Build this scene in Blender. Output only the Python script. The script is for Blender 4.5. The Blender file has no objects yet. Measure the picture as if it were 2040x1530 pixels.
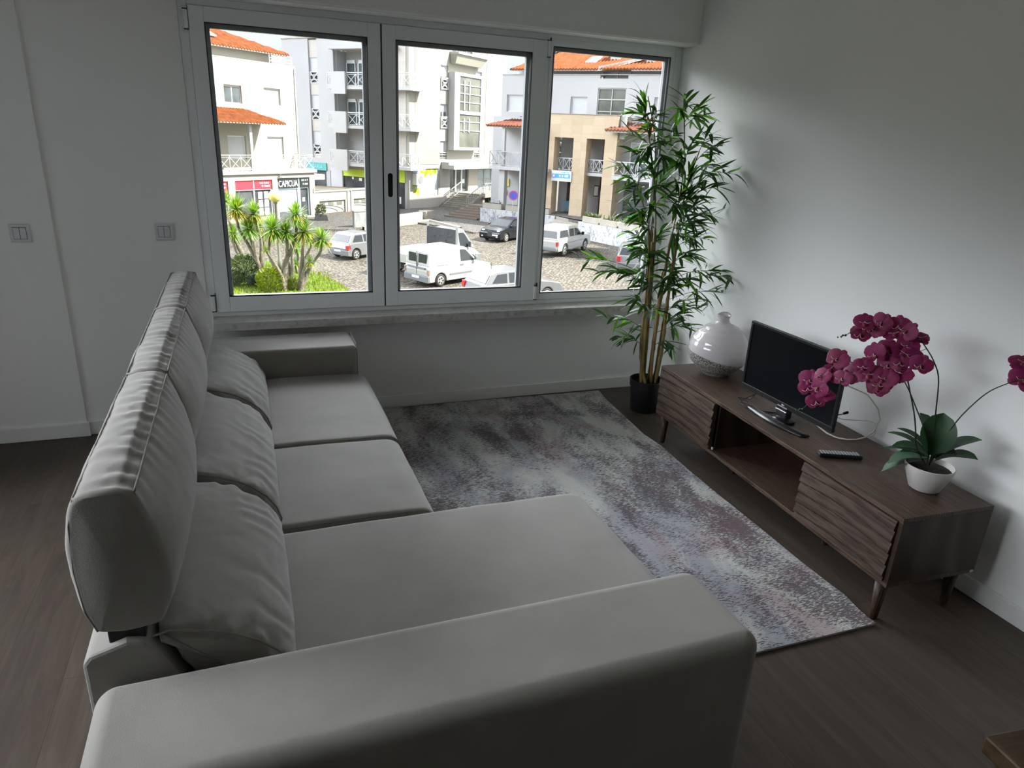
import bpy, bmesh, math, random
from mathutils import Vector, Matrix, noise as mnoise
random.seed(7)
PI=math.pi
sc=bpy.context.scene
COL=sc.collection
# ---------------------------------------------------------------- camera, world, sun, exposure
cam_d=bpy.data.cameras.new('camera'); cam=bpy.data.objects.new('camera',cam_d); COL.objects.link(cam); sc.camera=cam
cam_d.sensor_fit='HORIZONTAL'; cam_d.sensor_width=36.0; cam_d.lens=1380.99/2040*36.0
cam_d.clip_start=0.05; cam_d.clip_end=500
_yaw,_pit,_rol=0.3717,-0.3451,0.0486
_f=Vector((math.sin(_yaw)*math.cos(_pit),math.cos(_yaw)*math.cos(_pit),math.sin(_pit)))
_r=_f.cross(Vector((0,0,1))).normalized(); _u=_r.cross(_f)
_c,_s=math.cos(_rol),math.sin(_rol)
_r2=_r*_c+_u*_s; _u2=-_r*_s+_u*_c
cam.matrix_world=Matrix(((_r2.x,_u2.x,-_f.x,-2.6002),(_r2.y,_u2.y,-_f.y,-4.0496),(_r2.z,_u2.z,-_f.z,1.65),(0,0,0,1)))
SKY_FILL=47.0
SUN_AZ,SUN_EL=math.radians(-22),math.radians(47)
w=bpy.data.worlds.new('world'); sc.world=w; w.use_nodes=True
nt=w.node_tree; nt.nodes.clear()
sky=nt.nodes.new('ShaderNodeTexSky'); sky.sky_type='NISHITA'; sky.sun_disc=False
sky.sun_elevation=SUN_EL; sky.sun_rotation=PI/2-SUN_AZ; sky.air_density=1.0; sky.dust_density=3.0; sky.ozone_density=1.0
hs=nt.nodes.new('ShaderNodeHueSaturation'); hs.inputs['Saturation'].default_value=0.42
bg=nt.nodes.new('ShaderNodeBackground'); bg.inputs['Strength'].default_value=0.34
wo=nt.nodes.new('ShaderNodeOutputWorld')
nt.links.new(sky.outputs[0],hs.inputs['Color'])
# bright patch added to the unseen sky opposite the window to light the room, the rest of the sky is clear
_tc=nt.nodes.new('ShaderNodeTexCoord'); _sx=nt.nodes.new('ShaderNodeSeparateXYZ'); nt.links.new(_tc.outputs['Generated'],_sx.inputs[0])
def _smooth(out,a,b_,lo=0.0,hi=1.0):
    m=nt.nodes.new('ShaderNodeMapRange'); m.interpolation_type='SMOOTHSTEP'
    for k,v in (('From Min',a),('From Max',b_),('To Min',lo),('To Max',hi)): m.inputs[k].default_value=v
    nt.links.new(out,m.inputs[0]); return m.outputs[0]
def _mul(a,b_):
    m=nt.nodes.new('ShaderNodeMath'); m.operation='MULTIPLY'; nt.links.new(a,m.inputs[0]); nt.links.new(b_,m.inputs[1]); return m.outputs[0]
_dt=nt.nodes.new('ShaderNodeVectorMath'); _dt.operation='DOT_PRODUCT'; _dt.inputs[1].default_value=(-0.74,0.67,0.0); nt.links.new(_tc.outputs['Generated'],_dt.inputs[0])
_sky_fill=_mul(_mul(_smooth(_sx.outputs[2],0.13,0.24),_smooth(_sx.outputs[2],0.60,0.85,1.0,0.0)),_smooth(_dt.outputs['Value'],0.25,0.65))
_mx=nt.nodes.new('ShaderNodeMix'); _mx.data_type='RGBA'; _mx.inputs[7].default_value=(SKY_FILL*0.97,SKY_FILL*0.99,SKY_FILL*1.06,1)
nt.links.new(_sky_fill,_mx.inputs[0]); nt.links.new(hs.outputs[0],_mx.inputs[6]); nt.links.new(_mx.outputs[2],bg.inputs[0]); nt.links.new(bg.outputs[0],wo.inputs[0])
sun_d=bpy.data.lights.new('sun','SUN'); sun_d.energy=16.5; sun_d.angle=math.radians(0.53); sun_d.color=(1.0,0.95,0.84)
sun=bpy.data.objects.new('sun',sun_d); COL.objects.link(sun)
_sd=Vector((math.cos(SUN_AZ)*math.cos(SUN_EL),math.sin(SUN_AZ)*math.cos(SUN_EL),math.sin(SUN_EL)))
sun.rotation_euler=_sd.to_track_quat('Z','Y').to_euler()
vs=sc.view_settings; vs.view_transform='Standard'; vs.look='None'; vs.gamma=1.0; vs.use_curve_mapping=False; vs.exposure=0.0
sc.display_settings.display_device='sRGB'
sc.cycles.use_denoising=True
sc.cycles.max_bounces=14; sc.cycles.diffuse_bounces=8; sc.cycles.transparent_max_bounces=16
sc.cycles.sample_clamp_indirect=8.0

# ---------------------------------------------------------------- materials
def srgb(r,g,b):
    f=lambda c:(c/255/12.92) if c/255<=0.04045 else ((c/255+0.055)/1.055)**2.4
    return (f(r),f(g),f(b),1)
MATS={}
def mat(name,col,rough=0.6,metal=0.0,spec=0.5,bump=None,sheen=0.0,coat=0.0,var=None,emit=None):
    """plain principled; bump=(scale,strength,distance); var=(scale,amount) soft colour mottling"""
    if name in MATS: return MATS[name]
    m=bpy.data.materials.new(name); m.use_nodes=True; n=m.node_tree.nodes; l=m.node_tree.links
    p=n['Principled BSDF']; p.inputs['Base Color'].default_value=(*col[:3],1); p.inputs['Roughness'].default_value=rough
    p.inputs['Metallic'].default_value=metal; p.inputs['Specular IOR Level'].default_value=spec
    if sheen: p.inputs['Sheen Weight'].default_value=sheen; p.inputs['Sheen Roughness'].default_value=0.4
    if coat: p.inputs['Coat Weight'].default_value=coat
    tc=n.new('ShaderNodeTexCoord')
    if var:
        t=n.new('ShaderNodeTexNoise'); t.inputs['Scale'].default_value=var[0]; t.inputs['Detail'].default_value=5
        r=n.new('ShaderNodeValToRGB'); a=var[1]
        r.color_ramp.elements[0].position=0.3; r.color_ramp.elements[1].position=0.7
        r.color_ramp.elements[0].color=(*[c*(1-a) for c in col[:3]],1); r.color_ramp.elements[1].color=(*[min(1,c*(1+a)) for c in col[:3]],1)
        l.new(tc.outputs['Object'],t.inputs['Vector']); l.new(t.outputs['Fac'],r.inputs[0]); l.new(r.outputs[0],p.inputs['Base Color'])
    if bump:
        t=n.new('ShaderNodeTexNoise'); t.inputs['Scale'].default_value=bump[0]; t.inputs['Detail'].default_value=4
        b=n.new('ShaderNodeBump'); b.inputs['Strength'].default_value=bump[1]; b.inputs['Distance'].default_value=bump[2]
        l.new(tc.outputs['Object'],t.inputs['Vector']); l.new(t.outputs['Fac'],b.inputs['Height']); l.new(b.outputs[0],p.inputs['Normal'])
    MATS[name]=m; return m
class NT:
    """tiny node helper"""
    def __init__(s,name):
        s.m=bpy.data.materials.new(name); s.m.use_nodes=True; s.n=s.m.node_tree.nodes; s.l=s.m.node_tree.links; s.p=s.n['Principled BSDF']; MATS[name]=s.m
        s.tc=s.n.new('ShaderNodeTexCoord')
    def mapping(s,scale,out='Object',rot=(0,0,0)):
        a=s.n.new('ShaderNodeMapping'); a.inputs['Scale'].default_value=scale; a.inputs['Rotation'].default_value=rot; s.l.new(s.tc.outputs[out],a.inputs[0]); return a.outputs[0]
    def noise(s,vec,scale,detail=4,rough=0.5,dist=0.0):
        a=s.n.new('ShaderNodeTexNoise'); a.inputs['Scale'].default_value=scale; a.inputs['Detail'].default_value=detail; a.inputs['Roughness'].default_value=rough; a.inputs['Distortion'].default_value=dist
        s.l.new(vec,a.inputs['Vector']); return a.outputs['Fac']
    def ramp(s,fac,els,interp='LINEAR'):
        r=s.n.new('ShaderNodeValToRGB'); r.color_ramp.interpolation=interp
        e=r.color_ramp.elements
        while len(e)<len(els): e.new(0.5)
        for x,(p,c) in zip(e,els): x.position=p; x.color=(*c[:3],1)
        s.l.new(fac,r.inputs[0]); return r.outputs[0]
    def mix(s,fac,a,b,mode='MIX'):
        x=s.n.new('ShaderNodeMix'); x.data_type='RGBA'; x.blend_type=mode
        if isinstance(fac,float): x.inputs[0].default_value=fac
        else: s.l.new(fac,x.inputs[0])
        for i,v in ((6,a),(7,b)):
            if isinstance(v,(tuple,list)): x.inputs[i].default_value=(*v[:3],1)
            else: s.l.new(v,x.inputs[i])
        return x.outputs[2]
    def math(s,op,a,b=0.5):
        x=s.n.new('ShaderNodeMath'); x.operation=op
        for i,v in ((0,a),(1,b)):
            if isinstance(v,(int,float)): x.inputs[i].default_value=v
            else: s.l.new(v,x.inputs[i])
        return x.outputs[0]
    def bump(s,h,strength,dist):
        b=s.n.new('ShaderNodeBump'); b.inputs['Strength'].default_value=strength; b.inputs['Distance'].default_value=dist; s.l.new(h,b.inputs['Height']); s.l.new(b.outputs[0],s.p.inputs['Normal'])
    def col(s,c): s.l.new(c,s.p.inputs['Base Color'])

G=lambda v:(v,v,v)
WALL=mat('wall_paint',(0.86,0.865,0.85),0.85,bump=(60,0.08,0.002))
CEIL=mat('ceiling_paint',(0.88,0.88,0.87),0.9)
BASEB=mat('baseboard_paint',(0.84,0.84,0.82),0.45)
ALU=mat('white_aluminium',(0.82,0.84,0.85),0.35)
RUBBER=mat('black_gasket',(0.01,0.01,0.012),0.5)
PLAST=mat('white_plastic',(0.66,0.66,0.68),0.35)
BLACKP=mat('black_plastic',(0.010,0.010,0.011),0.4,spec=0.3)
GLOSSB=mat('gloss_black',(0.008,0.008,0.010),0.28,coat=0.15)
METAL=mat('brushed_metal',(0.45,0.45,0.46),0.3,metal=1.0)
# sofa fabric: velvety beige-grey with faint brushed mottling
t=NT('sofa_fabric'); v=t.mapping((1,1,1))
c=t.ramp(t.noise(v,3.5,5,0.6),[(0.3,(0.255,0.242,0.224)),(0.7,(0.305,0.290,0.268))]); t.col(c)
t.p.inputs['Roughness'].default_value=0.9; t.p.inputs['Sheen Weight'].default_value=0.35; t.p.inputs['Sheen Roughness'].default_value=0.45; t.p.inputs['Specular IOR Level'].default_value=0.2
h=t.math('ADD',t.noise(v,420,2),t.math('MULTIPLY',t.noise(v,12,3),1.2)); t.bump(h,0.18,0.004); FAB=t.m
SEAM=mat('sofa_seam_thread',(0.24,0.23,0.21),0.9)
# stone sill
t=NT('sill_stone'); v=t.mapping((1,1,1)); c=t.ramp(t.noise(v,30,6),[(0.25,(0.30,0.29,0.27)),(0.5,(0.46,0.45,0.43)),(0.8,(0.52,0.51,0.49))]); t.col(c); t.p.inputs['Roughness'].default_value=0.35; STONE=t.m
# laminate floor, planks run along y
t=NT('laminate_floor'); v=t.mapping((1,1,1),rot=(0,0,PI/2))
br=t.n.new('ShaderNodeTexBrick'); t.l.new(v,br.inputs['Vector']); br.offset=0.37; br.inputs['Scale'].default_value=1.0; br.inputs['Brick Width'].default_value=1.22; br.inputs['Row Height'].default_value=0.18; br.inputs['Mortar Size'].default_value=0.0012; br.inputs['Mortar Smooth'].default_value=0.3
br.inputs['Color1'].default_value=(0.25,0.25,0.25,1); br.inputs['Color2'].default_value=(0.8,0.8,0.8,1); br.inputs['Mortar'].default_value=(0.5,0.5,0.5,1)
off=t.n.new('ShaderNodeVectorMath'); off.operation='MULTIPLY_ADD'; t.l.new(br.outputs['Color'],off.inputs[0]); off.inputs[1].default_value=(7,13,5); t.l.new(t.mapping((9,0.9,1)),off.inputs[2])
g1=t.noise(off.outputs[0],2.2,8,0.65,1.2); g2=t.noise(t.mapping((120,3.0,1)),1.0,3,0.6)
base=t.ramp(g1,[(0.28,(0.034,0.026,0.021)),(0.5,(0.060,0.047,0.038)),(0.72,(0.088,0.072,0.059))])
base=t.mix(t.math('MULTIPLY',g2,0.5),base,(0.09,0.066,0.05))
base=t.mix(0.25,base,br.outputs['Color'],'SOFT_LIGHT')
dark=t.mix(t.math('MULTIPLY',br.outputs['Fac'],0.75),base,(0.03,0.022,0.016)); t.col(dark); t.p.inputs['Roughness'].default_value=0.5; t.p.inputs['Specular IOR Level'].default_value=0.3
t.bump(t.math('SUBTRACT',t.math('MULTIPLY',g2,0.4),br.outputs['Fac']),0.25,0.002); FLOOR=t.m
# walnut
def wood(name,a,b,c_,sc_=(1,1,1),rough=0.42,s=1.0):
    t=NT(name); v=t.mapping(sc_); g1=t.noise(v,3.0*s,7,0.62,1.6); w_=t.n.new('ShaderNodeTexWave'); w_.inputs['Scale'].default_value=2.2*s; w_.inputs['Distortion'].default_value=9; w_.inputs['Detail'].default_value=4; w_.inputs['Detail Scale'].default_value=1.6; t.l.new(v,w_.inputs['Vector'])
    f=t.math('ADD',t.math('MULTIPLY',g1,0.65),t.math('MULTIPLY',w_.outputs['Fac'],0.35))
    t.col(t.ramp(f,[(0.3,a),(0.5,b),(0.72,c_)])); t.p.inputs['Roughness'].default_value=rough; t.p.inputs['Specular IOR Level'].default_value=0.3; t.bump(f,0.12,0.002); return t.m
WAL=wood('walnut_along',(0.02788,0.01533,0.01045),(0.06134,0.03764,0.02649),(0.108,0.0697,0.04879),(14,1.1,14))
DOORW=wood('walnut_door',(0.032,0.019,0.014),(0.056,0.036,0.027),(0.082,0.055,0.041),(14,1.1,14))
WALV=wood('walnut_upright',(0.0255,0.01615,0.0119),(0.0391,0.0255,0.0187),(0.0595,0.0408,0.02975),(0.9,0.9,0.2975))
LEGW=wood('walnut_leg',(0.021,0.0112,0.007),(0.0385,0.0217,0.014),(0.0595,0.035,0.0231),(20,20,1.5))
TABW=wood('brown_table_wood',(0.030,0.017,0.008),(0.048,0.028,0.013),(0.07,0.042,0.02),(0.7,5,5))
# rug
t=NT('rug_pile'); v=t.mapping((1,1,1)); vs_=t.mapping((1.0,0.42,1))
m1=t.noise(vs_,4.2,6,0.62,0.4); m2=t.noise(t.mapping((1.1,0.5,1)),2.6,5,0.6,0.8)
m3n=t.n.new('ShaderNodeVectorMath'); m3n.operation='ADD'; t.l.new(t.mapping((1.0,0.9,1)),m3n.inputs[0]); m3n.inputs[1].default_value=(11,4,2); m3=t.noise(m3n.outputs[0],3.1,5,0.6,0.5)
m4n=t.n.new('ShaderNodeVectorMath'); m4n.operation='ADD'; t.l.new(t.mapping((1.2,0.8,1)),m4n.inputs[0]); m4n.inputs[1].default_value=(31,24,5); m4=t.noise(m4n.outputs[0],4.1,5,0.6,0.5)
dash=t.noise(t.mapping((46,270,1)),1.0,2,0.55,0.8)
cream=(0.50,0.50,0.475); 
base=t.mix(t.ramp(m2,[(0.47,G(0)),(0.60,G(1))]),cream,(0.34,0.35,0.375))
base=t.mix(t.ramp(m4,[(0.52,G(0)),(0.62,G(0.7))]),base,(0.36,0.27,0.29))
thr=t.math('ADD',t.math('MULTIPLY',t.math('SUBTRACT',m1,0.5),2.6),t.math('MULTIPLY',t.math('SUBTRACT',m3,0.5),1.9))
dm=t.math('ADD',t.math('MULTIPLY',t.math('SUBTRACT',dash,0.5),3.0),thr)
pur=t.mix(t.ramp(m3,[(0.45,G(0)),(0.65,G(1))]),(0.085,0.08,0.09),(0.11,0.075,0.085))
base=t.mix(t.ramp(dm,[(0.03,G(0)),(0.16,G(0.9))]),base,pur); t.col(base)
t.p.inputs['Roughness'].default_value=1.0; t.p.inputs['Specular IOR Level'].default_value=0.1; t.bump(dash,0.5,0.004); RUG=t.m
RUGE=mat('rug_binding',(0.336,0.328,0.304),0.95)
# pane glass: mostly clear with a fresnel reflection
t=NT('window_glass'); n_=t.n; l_=t.l; n_.remove(t.p)
tr=n_.new('ShaderNodeBsdfTransparent'); tr.inputs[0].default_value=(0.97,0.985,0.98,1); gl=n_.new('ShaderNodeBsdfGlossy'); gl.inputs['Roughness'].default_value=0.02; fr=n_.new('ShaderNodeFresnel'); fr.inputs[0].default_value=1.3; mx=n_.new('ShaderNodeMixShader')
l_.new(fr.outputs[0],mx.inputs[0]); l_.new(tr.outputs[0],mx.inputs[1]); l_.new(gl.outputs[0],mx.inputs[2]); l_.new(mx.outputs[0],n_['Material Output'].inputs[0]); GLASS=t.m
# leaves with translucency
def leafmat(name,a,b,trans=0.35,rough=0.45):
    t=NT(name); v=t.mapping((1,1,1)); t.col(t.ramp(t.noise(v,7,3),[(0.35,a),(0.65,b)])); t.p.inputs['Roughness'].default_value=rough
    tl=t.n.new('ShaderNodeBsdfTranslucent'); tl.inputs[0].default_value=(b[0]*2.2,b[1]*2.4,b[2]*0.9,1); m=t.n.new('ShaderNodeMixShader'); m.inputs[0].default_value=trans
    t.l.new(t.p.outputs[0],m.inputs[1]); t.l.new(tl.outputs[0],m.inputs[2]); t.l.new(m.outputs[0],t.n['Material Output'].inputs[0]); return t.m
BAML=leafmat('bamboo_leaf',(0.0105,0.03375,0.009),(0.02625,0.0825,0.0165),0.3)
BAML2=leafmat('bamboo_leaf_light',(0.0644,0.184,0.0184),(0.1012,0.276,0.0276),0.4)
ORL=leafmat('orchid_leaf',(0.018,0.06,0.024),(0.030,0.095,0.038),0.05,0.5)
PET=leafmat('orchid_petal',(0.186,0.00744,0.062),(0.2604,0.0155,0.1116),0.12,0.6)
PETD=leafmat('orchid_lip',(0.175,0.007,0.028),(0.231,0.014,0.049),0.1,0.5)
STEMG=mat('orchid_stem',(0.016,0.03,0.012),0.5)
ANTH=mat('flower_stamen',(0.75,0.60,0.62),0.5)
CANE=mat('bamboo_cane',(0.20,0.14,0.045),0.45,var=(9,0.35))
CANEG=mat('branch_twig',(0.05,0.07,0.02),0.6)
SOIL=mat('soil',(0.02,0.014,0.01),0.95,bump=(60,0.8,0.02))
POTB=mat('black_pot',(0.008,0.008,0.010),0.45)
POTW=mat('white_pot',(0.62,0.59,0.57),0.4)
CERW=mat('white_glaze',(0.58,0.55,0.56),0.10,coat=0.6)
t=NT('granular_glaze'); v=t.mapping((1,1,1)); t.col(t.ramp(t.noise(v,190,2,0.6),[(0.44,(0.025,0.022,0.02)),(0.52,(0.42,0.39,0.37))])); t.p.inputs['Roughness'].default_value=0.6; t.bump(t.noise(v,190,2,0.6),0.6,0.003); CERG=t.m
CABLW=mat('cable_ivory',(0.62,0.58,0.50),0.45)
# outdoors
WHT=mat('render_white',(0.4325,0.4376,0.4427),0.9,var=(0.9,0.03))
WHTC=mat('render_cream_sunlit',(0.3329,0.3224,0.2758),0.9,var=(0.5,0.03))  # sunlit copy of the wall render: cream, set darker than the shaded copy
WHTSH=mat('render_shaded',(0.4019,0.404,0.4098),0.9,var=(0.6,0.03))  # shaded copy of the white render, the shade's bluish cast put into its colour
def panels(name,a,b,bw,rh,mort=(0.45,0.43,0.4),mw=0.012):
    t=NT(name); v=t.mapping((1,1,1),rot=(PI/2,0,0)); sx=t.n.new('ShaderNodeSeparateXYZ'); t.l.new(t.tc.outputs['Object'],sx.inputs[0]); cb=t.n.new('ShaderNodeCombineXYZ'); t.l.new(t.math('ADD',sx.outputs[0],sx.outputs[1]),cb.inputs[0]); t.l.new(sx.outputs[2],cb.inputs[1])
    br=t.n.new('ShaderNodeTexBrick'); t.l.new(cb.outputs[0],br.inputs['Vector']); br.inputs['Scale'].default_value=1; br.inputs['Brick Width'].default_value=bw; br.inputs['Row Height'].default_value=rh; br.inputs['Mortar Size'].default_value=mw; br.offset=0.0
    br.inputs['Color1'].default_value=(*a,1); br.inputs['Color2'].default_value=(*b,1); br.inputs['Mortar'].default_value=(*mort,1); t.col(br.outputs['Color']); t.p.inputs['Roughness'].default_value=0.85; return t.m
CLAD=panels('beige_cladding',(0.306,0.2728,0.2315),(0.3225,0.2895,0.2481),2.4,1.05,(0.2481,0.2233,0.1902))
CLADG=panels('grey_cladding',(0.44,0.4136,0.3872),(0.484,0.4576,0.4312),3.0,0.95,(0.352,0.3344,0.308))
SAND=panels('sandstone_blocks',(0.4486,0.3523,0.2433),(0.5152,0.414,0.2939),0.9,0.6,(0.3988,0.3171,0.2231),0.008)
TILE=mat('roof_tile_orange',(0.1881,0.06176,0.02508),0.9,spec=0.1,var=(2.5,0.3),bump=(20,0.4,0.03))
TILER=mat('roof_tile_red',(0.1459,0.05472,0.0383),0.9,spec=0.1,var=(2.5,0.25),bump=(20,0.4,0.03))
DGL=mat('dark_glass',(0.10,0.12,0.13),0.08,spec=0.8,var=(0.8,0.5))
MGL=mat('stair_glass',(0.144,0.15,0.132),0.12,spec=0.8,var=(0.5,0.4))
BGL=mat('pale_glass',(0.36,0.46,0.50),0.15,spec=0.8,var=(0.6,0.2))
SHUT=mat('roller_shutter',(0.434,0.4464,0.4712),0.6)
RAILM=mat('white_rail',(0.504,0.511,0.511),0.5)
RAILG=mat('grey_rail',(0.40,0.40,0.39),0.5)
REDS=mat('red_sign',(0.72,0.04,0.06),0.5)
BLK=mat('black_sign',(0.02,0.025,0.025),0.5)
WSG=mat('white_lettering',(0.85,0.86,0.86),0.5)
TEAL=mat('teal_sign',(0.07,0.33,0.33),0.5); LIME=mat('lime_band',(0.50,0.66,0.04),0.5)
BLUES=mat('blue_sign',(0.10,0.36,0.80),0.5); DKW=mat('dark_shop',(0.06,0.065,0.07),0.25,var=(0.9,0.6))
ROOFB=mat('old_fibre_roof',(0.1944,0.135,0.081),0.9,var=(0.8,0.3),bump=(10,0.5,0.05))
CONC=mat('concrete',(0.288,0.2664,0.2304),0.9,var=(1.2,0.25))
CONL=mat('pale_concrete',(0.3159,0.2948,0.2475),0.9,var=(1.2,0.15))
t=NT('graffiti_wall'); v=t.mapping((1,1,1)); g=t.noise(t.mapping((1.4,1.4,0.5)),3.2,6,0.7,1.5); t.col(t.ramp(g,[(0.36,(0.10,0.11,0.13)),(0.47,(0.42,0.44,0.47)),(0.60,(0.56,0.56,0.55)),(0.75,(0.28,0.28,0.32))])); t.p.inputs['Roughness'].default_value=0.9; GRAF=t.m
t=NT('dark_stained_wall'); g=t.noise(t.mapping((2,2,0.6)),3,6,0.7,0.5); t.col(t.ramp(g,[(0.3,(0.14,0.15,0.15)),(0.7,(0.34,0.35,0.34))])); t.p.inputs['Roughness'].default_value=0.9; DWALL=t.m
def cobble(name,a,b,c_,s):
    t=NT(name); v=t.mapping((1,1,1),rot=(0,0,0.6)); vo=t.n.new('ShaderNodeTexVoronoi'); vo.feature='DISTANCE_TO_EDGE'; vo.inputs['Scale'].default_value=s; vo.inputs['Randomness'].default_value=0.55; t.l.new(v,vo.inputs['Vector'])
    v2=t.n.new('ShaderNodeTexVoronoi'); v2.inputs['Scale'].default_value=s; v2.inputs['Randomness'].default_value=0.55; t.l.new(v,v2.inputs['Vector']); sx=t.n.new('ShaderNodeSeparateColor'); t.l.new(v2.outputs['Color'],sx.inputs[0])
    st=t.ramp(sx.outputs[0],[(0.1,a),(0.9,b)]); st=t.mix(t.ramp(t.noise(v,0.5,4),[(0.35,G(0)),(0.7,G(0.35))]),st,c_)
    t.col(t.mix(t.ramp(vo.outputs['Distance'],[(0.06,G(1)),(0.24,G(0))]),st,(c_[0]*0.30,c_[1]*0.28,c_[2]*0.26))); t.p.inputs['Roughness'].default_value=0.85; t.bump(vo.outputs['Distance'],0.6,0.03); return t.m
COB=cobble('street_cobbles',(0.1282,0.1101,0.08763),(0.1924,0.1678,0.1335),(0.1068,0.09297,0.0748),5.5)
COBG=cobble('pavement_setts',(0.1517,0.1466,0.1399),(0.2192,0.2089,0.1989),(0.1433,0.1382,0.1348),8)
GRASS=mat('lawn_grass',(0.081,0.1404,0.0072),0.9,var=(3,0.35),bump=(40,0.8,0.05))
BARK=mat('yucca_bark',(0.1521,0.1287,0.09945),0.95,var=(6,0.4),bump=(14,0.8,0.04))
YUC=leafmat('yucca_leaf',(0.0672,0.144,0.0192),(0.1633,0.2687,0.03456),0.2)
YUCO=leafmat('yucca_leaf_old',(0.2246,0.1872,0.02496),(0.2995,0.2496,0.04992),0.2)
SHRUB=leafmat('shrub_leaf',(0.08232,0.1352,0.00504),(0.1646,0.1932,0.01008),0.2)
SHRD=leafmat('grey_shrub_leaf',(0.045,0.072,0.027),(0.09,0.117,0.054),0.15)
DARKT=leafmat('conifer_leaf',(0.05,0.09,0.08),(0.10,0.15,0.13),0.1)
GLOBE=mat('lamp_globe_plastic',(0.72,0.60,0.20),0.35); LPOLE=mat('lamp_pole_paint',(0.16,0.16,0.13),0.6)
CW=mat('car_white',(0.357,0.357,0.34),0.25,coat=0.5); CS=mat('car_silver',(0.1445,0.1487,0.1573),0.28,coat=0.5); CB=mat('car_black',(0.008,0.009,0.012),0.18,spec=0.3,coat=0.3)
CGL=mat('car_glass',(0.03,0.035,0.04),0.12,spec=0.35); TYRE=mat('tyre',(0.02,0.02,0.02),0.8); RIM=mat('wheel_rim',(0.50,0.50,0.50),0.35,metal=0.6); GREYP=mat('grey_bumper',(0.14,0.15,0.16),0.6)
TAILR=mat('tail_light_red',(0.45,0.02,0.02),0.3); HEADL=mat('headlight_glass',(0.6,0.62,0.62),0.1); PLATE=mat('number_plate',(0.6,0.6,0.6),0.5)
ASPH=mat('canopy_dark_panel',(0.022,0.024,0.027),0.6,var=(2,0.5))

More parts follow.
